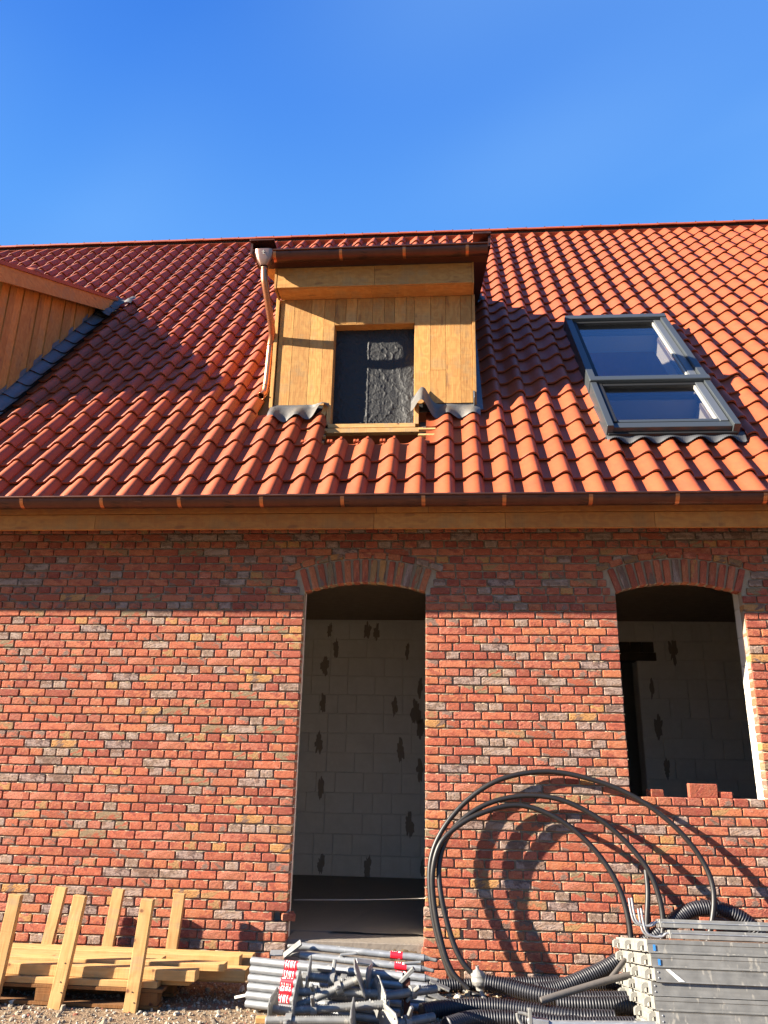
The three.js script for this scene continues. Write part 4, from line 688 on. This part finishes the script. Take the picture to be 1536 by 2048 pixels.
// ================================================================ SCAFFOLD TUBES
const labelTex = (kind) => { const c = document.createElement('canvas'); c.width = 256; c.height = 128; const x = c.getContext('2d'); x.fillStyle = '#d8182c'; x.fillRect(0, 0, 256, 128); x.fillStyle = '#f4f0ee';
  if (kind === 0) { x.fillRect(24, 16, 14, 96); x.fillRect(24, 16, 64, 12); x.fillRect(74, 16, 14, 96); x.fillRect(38, 54, 40, 12); x.fillRect(120, 20, 14, 88); x.fillRect(150, 20, 14, 88); x.fillRect(120, 56, 40, 12); x.fillRect(196, 20, 14, 88); x.fillRect(196, 20, 30, 12); }
  else { for (let i = 0; i < 3; i++) x.fillRect(30 + i * 38, 22, 14, 60); x.fillRect(160, 14, 50, 76); }
  const t = new THREE.CanvasTexture(c); t.colorSpace = THREE.SRGBColorSpace; t.wrapS = t.wrapT = THREE.RepeatWrapping; return t; };
const labelMats = [0, 1].map((k) => std({ map: labelTex(k), roughness: 0.45 }));
function sleeve(len, r) { const g = new THREE.CylinderGeometry(r, r, len, 24, 1, true); const uv = g.attributes.uv; for (let i = 0; i < uv.count; i++) uv.setXY(i, uv.getY(i), uv.getX(i) * 1.6 + 0.1); g.rotateZ(-Math.PI / 2); g.translate(len / 2, 0, 0); return g; }
const TR_ = 0.0242;
{
  const tubeG = pipeGeo(1.0, TR_, 0.0208), sl = sleeve(0.085, TR_ + 0.0007);
  const words = ['topmost', 'second', 'third', 'fourth', 'fifth', 'lowest'];
  for (let i = 0; i < 6; i++) {
    const y = 0.288 - i * 0.0488, dx = -i * 0.003 + (i % 2) * 0.004;
    const t = thing('scaffold_tube', `${words[i]} galvanised tube of the front stack${i < 5 ? ', with a red sticker' : ', half buried behind the jacks'}`, 'scaffold tube', [0, 0, 0], 'galvanised tubes stacked in front of the doorway');
    mk('pipe', tubeG, M.steel, t); if (i < 5) { const s = mk('sticker', sl, labelMats[0], t); s.position.x = 0.235 - i * 0.006; s.rotation.x = 0.5 + i * 0.3; }
    along(t, [-1.325 + dx, y, 0.96 + i * 0.006], [-0.285 + dx, y - 0.004, 1.2 + i * 0.004], i * 0.6); t.scale.x = 1.065;
  }
  // second file of tubes right behind, seen between them and at their right ends
  for (let i = 0; i < 5; i++) { const y = 0.262 - i * 0.0488; const t = thing('scaffold_tube', `${words[i === 4 ? 5 : i]} galvanised tube of the rear file hidden behind the front stack`, 'scaffold tube', [0, 0, 0], 'galvanised tubes stacked in front of the doorway'); mk('pipe', tubeG, M.steel, t); along(t, [-1.25, y, 0.92], [-0.22 + i * 0.006, y - 0.004, 1.12], i); }
  // braces: flattened ends and red stickers, lying on top at the back
  const brace = (label, a, b, st, k) => {
    const t = thing('brace_tube', label, 'scaffold tube', [0, 0, 0], 'brace tubes lying behind the front stack'); const len = Math.hypot(b[0] - a[0], b[1] - a[1], b[2] - a[2]);
    mk('pipe', pipeGeo(len, TR_, 0.021), M.steel, t);
    for (const e of [0, 1]) mk('flattened_end', sweep([[e ? len - 0.01 : 0.01, 0, 0], [e ? len + 0.03 : -0.03, -0.002, 0], [e ? len + 0.09 : -0.09, -0.008, 0]], (q) => lerp(TR_ - 0.001, 0.012, sstep(0, 0.6, q)), 8, 10, { cap: true }), M.steelDark, t);
    for (const x of st) { const s = mk('sticker', sl, labelMats[1], t); s.position.x = x; s.rotation.x = 2.2; }
    along(t, a, b, k); return t;
  };
  brace('uppermost brace tube with a red sticker, just below the threshold', [-1.06, 0.318, 0.60], [-0.17, 0.284, 0.66], [0.655], 0);
  brace('second brace tube with a red sticker, below the uppermost one', [-1.05, 0.269, 0.64], [-0.19, 0.232, 0.72], [0.68], 0.3);
  brace('third brace tube with a red sticker, partly behind the front stack', [-1.05, 0.222, 0.68], [-0.16, 0.188, 0.78], [0.69], 0.6);
  for (let i = 0; i < 4; i++) brace(`brace tube with dark flattened right end, ${['fourth', 'fifth', 'sixth', 'lowest'][i]} from the top of the back pile`, [-1.0, 0.17 - i * 0.047, 0.70 + i * 0.02], [-0.14 - 0.01 * i, 0.145 - i * 0.036, 0.82 + i * 0.02], [], i);
  // end fittings of the braces: flat bars
  const fit = (label, pos, size, rot, m) => tag(Object.assign(mk('end_fitting', rbox(size[0], size[1], size[2], 0.003, 'x'), m, scene), {}), label, 'fitting', 'flat steel end fittings among the tubes') && ((o) => { o.position.set(...pos); o.rotation.set(...rot); })(scene.children[scene.children.length - 1]);
  fit('flat steel bar slanting up at the left end of the uppermost brace', [-1.10, 0.312, 0.68], [0.15, 0.014, 0.05], [0.5, 0.35, 0.55], M.steelDark);
  fit('short bright flat bar lying behind the topmost front tube', [-1.18, 0.316, 0.84], [0.09, 0.012, 0.06], [0.35, 0.1, 0.0], M.steel);
  fit('flat steel tongue pointing left on the uppermost brace', [-0.70, 0.296, 0.68], [0.12, 0.012, 0.03], [0, 0, 0.12], M.steel);
  fit('flat steel tongue at the right end of the uppermost brace', [-0.25, 0.266, 0.72], [0.12, 0.012, 0.03], [0, 0, 0.10], M.steel);
  fit('crumpled bright flat tongue between the second and third brace', [-0.58, 0.262, 0.74], [0.12, 0.01, 0.045], [0.5, 0.3, -0.35], M.steel);
  fit('dark flat tongue sticking out to the right beside the hose', [-0.06, 0.165, 0.86], [0.14, 0.012, 0.04], [0.2, -0.2, -0.3], M.steelDark);
  fit('lower dark flat tongue sticking out to the right beside the hose', [-0.07, 0.10, 0.88], [0.13, 0.012, 0.045], [0.3, -0.2, -0.25], M.steelDark);
  // rack post that holds the right ends
  const rp = thing('rack_post', 'brown steel angle post holding the right ends of the tubes', 'rack post', [-0.262, 0, 1.235]);
  mk('post', bb(-0.02, 0.02, 0, 0.285, -0.012, 0.012, 0.003), M.rust, rp); mk('lug', (() => { const g = bb(-0.06, 0.06, -0.012, 0.012, -0.02, 0.02, 0.004); g.rotateZ(0.75); g.translate(0.0, 0.30, 0); return g; })(), M.steelDark, rp); mk('lug', (() => { const g = bb(-0.05, 0.05, -0.01, 0.01, -0.02, 0.02, 0.004); g.rotateZ(0.9); g.translate(0.03, 0.20, 0.02); return g; })(), M.steelDark, rp);
}
// screw jacks: threaded spindle, base plate, wing nut
{
  const thread = (() => { const n = 36 * 2; return sweep([[0, 0, 0], [0.25, 0, 0], [0.5, 0, 0]], (t, i) => (i % 2 ? 0.0205 : 0.0158), n, 12, { cap: true }); })();
  const plate = (() => { const s = new THREE.Shape(); const a = 0.074, c = 0.022; [[-a + c, -a], [a - c, -a], [a, -a + c], [a, a - c], [a - c, a], [-a + c, a], [-a, a - c], [-a, -a + c]].forEach((p, i) => i ? s.lineTo(...p) : s.moveTo(...p)); for (const [x, y] of [[-0.05, -0.05], [0.05, -0.05], [0.05, 0.05], [-0.05, 0.05]]) { const h = new THREE.Path(); h.absellipse(x, y, 0.006, 0.006, 0, Math.PI * 2); s.holes.push(h); } const g = new THREE.ExtrudeGeometry(s, { depth: 0.006, bevelEnabled: true, bevelSize: 0.0008, bevelThickness: 0.0008, bevelSegments: 1, curveSegments: 6 }); g.rotateY(Math.PI / 2); return uvBox(g); })();
  const collar = pipeGeo(0.035, 0.030, 0.020, 14), wing = (() => { const g = bb(-0.011, 0.011, 0.026, 0.088, -0.009, 0.009, 0.006); return g; })();
  const jack = (label, pos, dir, spin, nut, len = 1) => {
    const t = thing('screw_jack', label, 'screw jack', [0, 0, 0], 'scaffold screw jacks heaped in front of the tubes'); const s = mk('spindle', thread, M.steelDark, t); s.scale.x = len; mk('base_plate', plate, M.steelDark, t);
    const c = mk('collar_nut', collar, M.steelDark, t); c.position.x = nut; for (const a of [0.4, 0.4 + Math.PI]) { const w = mk('wing', wing, M.steelDark, t); w.position.x = nut + 0.018; w.rotation.x = a; }
    along(t, pos, [pos[0] + dir[0], pos[1] + dir[1], pos[2] + dir[2]], spin); t.scale.set(1.1, 1.3, 1.3); return t;
  };
  jack('screw jack lying lowest left with its plate standing on the gravel', [-1.085, 0.115, 1.36], [1, -0.06, 0.10], 0.2, 0.30, 0.9);
  jack('screw jack pointing right, plate edge-on beside the red stickers', [-0.935, 0.205, 1.33], [1, 0.03, 0.05], 0.6, 0.075);
  jack('upper screw jack behind the heap with its plate upright at the left', [-0.895, 0.27, 1.22], [1, -0.10, -0.05], 0.9, 0.19, 0.85);
  jack('slanting screw jack rising to the right onto its tilted plate', [-0.545, 0.30, 1.36], [-1, -0.42, 0.06], 1.1, 0.11, 0.8);
  jack('screw jack with its octagonal plate facing the middle of the heap', [-0.50, 0.25, 1.24], [-1, 0.02, -0.1], 0.4, 0.2, 0.8);
  jack('screw jack with a broad plate seen almost face-on in mid heap', [-0.435, 0.205, 1.37], [0.95, 0.03, -0.55], 0.7, 0.2, 0.75);
  jack('screw jack lying low and long toward the right of the heap', [-0.93, 0.135, 1.46], [1, 0.09, -0.05], 0.3, 0.09, 1.05);
  jack('front screw jack at the bottom of the heap', [-0.56, 0.125, 1.56], [-1, -0.04, 0.0], 1.3, 0.33, 0.95);
  jack('screw jack lying under the heap at the lower right', [-0.36, 0.09, 1.50], [0.7, 0.02, -0.5], 0.2, 0.1, 0.6);
  const w = mk('wooden_batten', rbox(0.16, 0.03, 0.06, 0.003, 'x'), M.wood[1], scene); w.position.set(-1.12, 0.035, 1.28); w.rotation.y = 0.1; tag(w, 'short pale wooden batten on the gravel below the lowest tube', 'batten');
  const v = mk('white_strip', rbox(0.12, 0.016, 0.012, 0.002, 'x'), M.white, scene); v.position.set(-1.36, 0.085, 0.98); v.rotation.set(0, 0, 0.22); tag(v, 'narrow white strip poking out left of the tubes', 'strip');
}

// ================================================================ DECK STACK
{
  const TILT = THREE.MathUtils.degToRad(9.5), W = 0.98, T = 0.073, LEN = 1.9, FX = 1.212, FY = 0.573, FZ = 1.35;
  const hook = (() => { const pts = [[0, 0.022], [-0.03, 0.024], [-0.047, 0.012], [-0.05, -0.006], [-0.05, -0.034], [-0.034, -0.034], [-0.032, -0.012], [-0.018, -0.002], [0, -0.004]]; const g = prism(pts, -0.024, 0.024, 'y', 0.003); return g; })();
  const words = ['topmost', 'second', 'third', 'fourth', 'fifth', 'sixth', 'lowest']; const shift = [0, 0.014, 0.028, 0.004, 0.012, 0.03, 0.02], mark = [1, 1, 2, 0, 0, 0, 0];
  for (let i = 0; i < 7; i++) {
    const t = thing('scaffold_deck', `${words[i]} galvanised scaffold deck of the stack${mark[i] === 1 ? ', with a blue paint mark' : mark[i] === 2 ? ', with a slanting white paint mark' : ''}`, 'scaffold deck', [0, 0, 0], 'scaffold decks stacked by the wall');
    const drop = i * 0.0755; t.position.set(FX + shift[i], FY - drop * Math.cos(TILT), FZ - drop * Math.sin(TILT) * -0.4 + shift[i] * 0.5); t.rotation.x = -TILT;
    // local: x along the deck, y up, z towards the front edge (0) and back (-W)
    const wide = i < 2 || i === 4;
    mk('front_rail', prism((wide ? [[0, -T], [0.008, -T], [0.008, -T + 0.006], [0.003, -T + 0.010], [0.003, -0.026], [0.006, -0.022], [0.006, -0.003], [0.0, 0]] : [[-0.002, -T], [0.005, -T], [0.004, -T + 0.006], [0.0035, -0.006], [0.006, -0.001], [0, 0]]).map(([a, b]) => [-a, b]), 0, LEN, 'z').rotateY(Math.PI / 2), M.deckSteel, t);
    mk('deck_plate', bb(0.004, LEN, -0.010, -0.002, -W + 0.005, -0.004, 0.002, 'x'), i === 0 ? M.oldWood : M.deckSteel, t); mk('back_rail', bb(0, LEN, -T, -0.001, -W, -W + 0.005, 0.002, 'x'), M.deckSteel, t);
    mk('end_frame', bb(-0.006, 0.0, -T + 0.004, 0.001, -W + 0.002, -0.001, 0.002, 'z'), M.deckEnd, t); mk('end_frame_flange', bb(-0.020, -0.007, -T + 0.004, -T + 0.009, -W + 0.004, -0.003, 0.002, 'z'), M.deckEnd, t);
    for (const z of [-0.10, -0.49, -0.88]) { const h = mk('claw', hook, M.deckEnd, t); h.scale.set(0.85, 0.8, 0.75); h.position.set(-0.006, -0.032, z); }
    if (mark[i] === 1) mk('paint_mark', bb(0.028 + i * 0.006, 0.043 + i * 0.006, -T + 0.012, -0.028, 0.0075, 0.0085, 0.0002), M.bluePaint, t);
    if (mark[i] === 2) { const g = prism([[0.06, -0.006], [0.085, -0.006], [0.165, -T + 0.006], [0.13, -T + 0.006]], 0.0065, 0.0075); mk('paint_mark', g, M.whiteMark, t); }
    if (i >= 2 && i !== 4) for (const y of [-0.022, -0.052]) { const g = new THREE.SphereGeometry(0.0055, 10, 6); g.scale(1, 1, 0.5); g.translate(0.016, y, 0.0055); mk('rivet', g, M.steel, t); }
  }
  // two toe boards with bent strap hooks lying on the deck
  for (const [z, x0, y, lab] of [[-0.22, 1.245, 0, 'lower galvanised toe board with bent hooks lying on the topmost deck'], [-0.27, 1.20, 0.062, 'upper galvanised toe board with bent hooks, lying on the other one']]) {
    const t = thing('toe_board', lab, 'toe board', [x0, FY + z * Math.sin(TILT) + 0.004 + y, FZ + z * Math.cos(TILT)], 'toe boards on top of the deck stack'); t.rotation.x = -TILT;
    mk('board', bb(0.16, 1.8, 0.002, 0.052, -0.12, 0.0, 0.004, 'x'), M.steelDark, t);
    mk('board_bead', bb(0.17, 1.8, 0.030, 0.036, 0.0005, 0.004, 0.001, 'x'), M.steel, t);
    for (const dz of [-0.012, -0.10]) { const g = sweep([[0.2, 0.03, dz], [0.14, 0.03, dz], [0.115, 0.012, dz], [0.05, 0.012, dz], [0.018, 0.035, dz], [0.006, 0.085, dz], [0.0, 0.17, dz]], 0.0075, 24, 8, { cap: true }); mk('hook_strap', g, M.steel, t); }
  }
}
// ledger with a wedge head, in the foreground
{
  const t = thing('scaffold_ledger', 'galvanised ledger tube with a wedge head lying in front of the decks', 'ledger', [0.47, 0.092, 1.36]); t.rotation.y = 0.02; t.rotation.z = 0.028;
  const p = mk('pipe', pipeGeo(1.9, TR_, 0.0208), M.steel, t); p.position.x = 0.11;
  mk('head', prism([[0, 0.03], [0.02, 0.045], [0.05, 0.032], [0.085, 0.03], [0.12, 0.024], [0.12, -0.026], [0.08, -0.035], [0.04, -0.045], [0.01, -0.02]], -0.024, 0.024, 'x', 0.004), M.steel, t);
  mk('jaw', sweep([[-0.06, 0.06, 0], [-0.055, 0.03, 0], [-0.035, 0.0, 0], [0.0, -0.02, 0]], 0.011, 14, 8, { cap: true }), M.steelDark, t); mk('jaw', sweep([[-0.055, 0.062, 0], [-0.02, 0.058, 0.0], [0.01, 0.05, 0]], 0.010, 8, 8, { cap: true }), M.steelDark, t);
  mk('wedge', bb(0.005, 0.027, -0.06, 0.09, -0.006, 0.03, 0.004), M.steelDark, t);
}

// ================================================================ BLACK PIPE COIL AND CORRUGATED HOSES
{
  const t = thing('pipe_coil', 'coil of black plastic water pipe standing upright against the brick wall', 'pipe coil', [0.9, 0, 0.2]);
  const R = 0.0205, S = (pts) => pts.map((p) => [p[0] - 0.9, p[1], p[2] - 0.2]);
  mk('outer_loop', sweep(S([[0.28, -0.005, 0.44], [0.06, 0.045, 0.31], [-0.06, 0.27, 0.24], [-0.135, 0.59, 0.185], [-0.135, 0.87, 0.14], [-0.045, 1.08, 0.115], [0.16, 1.31, 0.09], [0.42, 1.47, 0.085], [0.79, 1.54, 0.06], [1.14, 1.49, 0.075], [1.48, 1.36, 0.10], [1.76, 1.15, 0.14], [1.93, 0.92, 0.17], [1.98, 0.74, 0.20], [1.94, 0.52, 0.235], [1.80, 0.25, 0.27], [1.5, 0.07, 0.30]]), R, 150, 12, { cap: true }), M.blackPipe, t);
  mk('middle_loop', sweep(S([[0.20, 0.105, 0.34], [0.10, 0.20, 0.32], [0.03, 0.33, 0.29], [-0.06, 0.66, 0.245], [-0.065, 0.87, 0.20], [0.02, 1.07, 0.165], [0.26, 1.26, 0.125], [0.58, 1.35, 0.105], [0.89, 1.33, 0.11], [1.19, 1.19, 0.135], [1.42, 0.98, 0.165], [1.54, 0.79, 0.20], [1.585, 0.51, 0.235], [1.5, 0.2, 0.27]]), R, 130, 12, { cap: true }), M.blackPipe, t);
  mk('inner_loop', sweep(S([[0.14, 0.03, 0.36], [0.02, 0.14, 0.32], [-0.06, 0.34, 0.28], [-0.115, 0.62, 0.245], [-0.115, 0.82, 0.235], [-0.06, 0.99, 0.22], [0.05, 1.1, 0.20], [0.26, 1.215, 0.17], [0.57, 1.28, 0.125], [0.88, 1.18, 0.14], [1.13, 0.97, 0.17], [1.28, 0.73, 0.21], [1.335, 0.48, 0.245], [1.33, 0.2, 0.27]]), R, 110, 12, { cap: true }), M.blackPipe, t);
  mk('loose_strand', sweep(S([[1.505, 0.84, 0.17], [1.50, 0.70, 0.20], [1.47, 0.5, 0.23], [1.44, 0.2, 0.26]]), R, 40, 12, { cap: true }), M.blackPipe, t);
  // foil wrapped round the pipe end
  mk('foil_wrap', grid(20, 14, (u, v) => { const a = u * Math.PI * 2, r = [0.012, 0.034, 0.05, 0.056, 0.05, 0.03][Math.min(5, Math.floor(v * 5.99))] * lerp(0.85, 1.15, fbm(Math.cos(a) * 2 + 4, v * 5 + Math.sin(a) * 2, 5, 2)); return [0.205 - 0.9 + Math.cos(a) * r + 0.02 * v, 0.19 - 0.155 * v, 0.37 - 0.2 + Math.sin(a) * r, u * 0.3, v * 0.2]; }), M.greyPlastic, t);
  mk('foil_tail', grid(6, 10, (u, v) => [0.215 - 0.9 + 0.10 * v + (u - 0.5) * 0.035, 0.17 - 0.09 * v + 0.006 * Math.sin(v * 9), 0.42 - 0.2 + 0.012 * Math.sin(u * 4 + v * 5), u * 0.1, v * 0.2]), M.greyPlastic, t);
  mk('foil_tail', grid(6, 10, (u, v) => [0.225 - 0.9 + 0.03 * v + (u - 0.5) * 0.03, 0.05 - 0.05 * v, 0.42 - 0.2 + 0.10 * v + 0.01 * Math.sin(u * 4), u * 0.1, v * 0.2]), M.greyPlastic, t);
}
{
  const hose = (label, pts, r, pitch = 0.0185) => { const cv = new THREE.CatmullRomCurve3(pts.map((p) => new THREE.Vector3(...p)), false, 'centripetal'); const n = Math.round(cv.getLength() / pitch) * 3; const t = mk('corrugated_hose', sweep(cv, (q, i) => (i % 3 === 0 ? r - 0.011 : r), n, 16, { cap: true }), M.hose, scene); return tag(t, label, 'hose', 'black corrugated drain hoses lying by the wall'); };
  hose('thin corrugated hose lying straight along the foot of the wall', [[-0.35, 0.05, 0.42], [0.0, 0.052, 0.34], [0.45, 0.06, 0.25], [0.9, 0.065, 0.20], [1.3, 0.065, 0.18], [1.7, 0.06, 0.16]], 0.043);
  hose('corrugated hose running right from the foil wrapped pipe end', [[0.26, 0.10, 0.43], [0.42, 0.085, 0.47], [0.66, 0.062, 0.56], [0.95, 0.058, 0.60], [1.25, 0.06, 0.56], [1.6, 0.06, 0.46]], 0.055);
  hose('corrugated hose climbing to the right behind the deck stack', [[0.62, 0.06, 0.44], [0.78, 0.075, 0.40], [0.98, 0.135, 0.34], [1.2, 0.22, 0.28], [1.4, 0.33, 0.23], [1.58, 0.43, 0.20], [1.72, 0.52, 0.16], [1.84, 0.575, 0.145], [1.97, 0.588, 0.14], [2.1, 0.565, 0.145], [2.22, 0.50, 0.15], [2.4, 0.3, 0.16]], 0.056);
  hose('dark corrugated hose curving on the earth in front of the foil', [[-0.18, 0.045, 1.02], [-0.06, 0.05, 0.95], [0.10, 0.058, 0.90], [0.32, 0.06, 0.88], [0.56, 0.058, 0.94], [0.78, 0.056, 1.02], [1.05, 0.055, 1.02]], 0.052);
  hose('foremost corrugated hose passing under the ledger head', [[-0.02, 0.05, 1.30], [0.14, 0.055, 1.16], [0.32, 0.055, 1.12], [0.55, 0.055, 1.14], [0.85, 0.052, 1.16], [1.15, 0.05, 1.12]], 0.05);
  hose('corrugated hose lying deepest in the shade beside the decks', [[0.72, 0.06, 0.74], [0.95, 0.065, 0.76], [1.2, 0.07, 0.74], [1.5, 0.07, 0.7]], 0.056);
  const p = thing('branch_pipe', 'grey dusty plastic pipe with a side branch lying over the hoses', 'pipe', [0.62, 0.14, 0.98]);
  mk('pipe', sweep([[-0.03, -0.005, 0.02], [0.2, 0.045, -0.06], [0.46, 0.10, -0.14], [0.66, 0.13, -0.2]], 0.022, 30, 12, { cap: true }), std({ color: '#57524e', roughness: 0.7, bumpMap: noiseGrey, bumpScale: 0.002 }), p);
  mk('branch', sweep([[0.44, 0.095, -0.14], [0.50, 0.135, -0.2], [0.58, 0.185, -0.3]], 0.017, 14, 10, { cap: true }), std({ color: '#57524e', roughness: 0.7 }), p);
  const pl = mk('flat_board', rbox(0.34, 0.018, 0.14, 0.003, 'x'), M.oldWood, scene); pl.position.set(0.98, 0.012, 1.16); pl.rotation.y = 0.15; tag(pl, 'dusty flat board on the ground under the hoses by the decks', 'board');
}

// ---------------------------------------------------------------- shadows on, done
scene.traverse((o) => { if (o.isMesh) { o.castShadow = true; o.receiveShadow = true; } });
renderer.render(scene, camera);
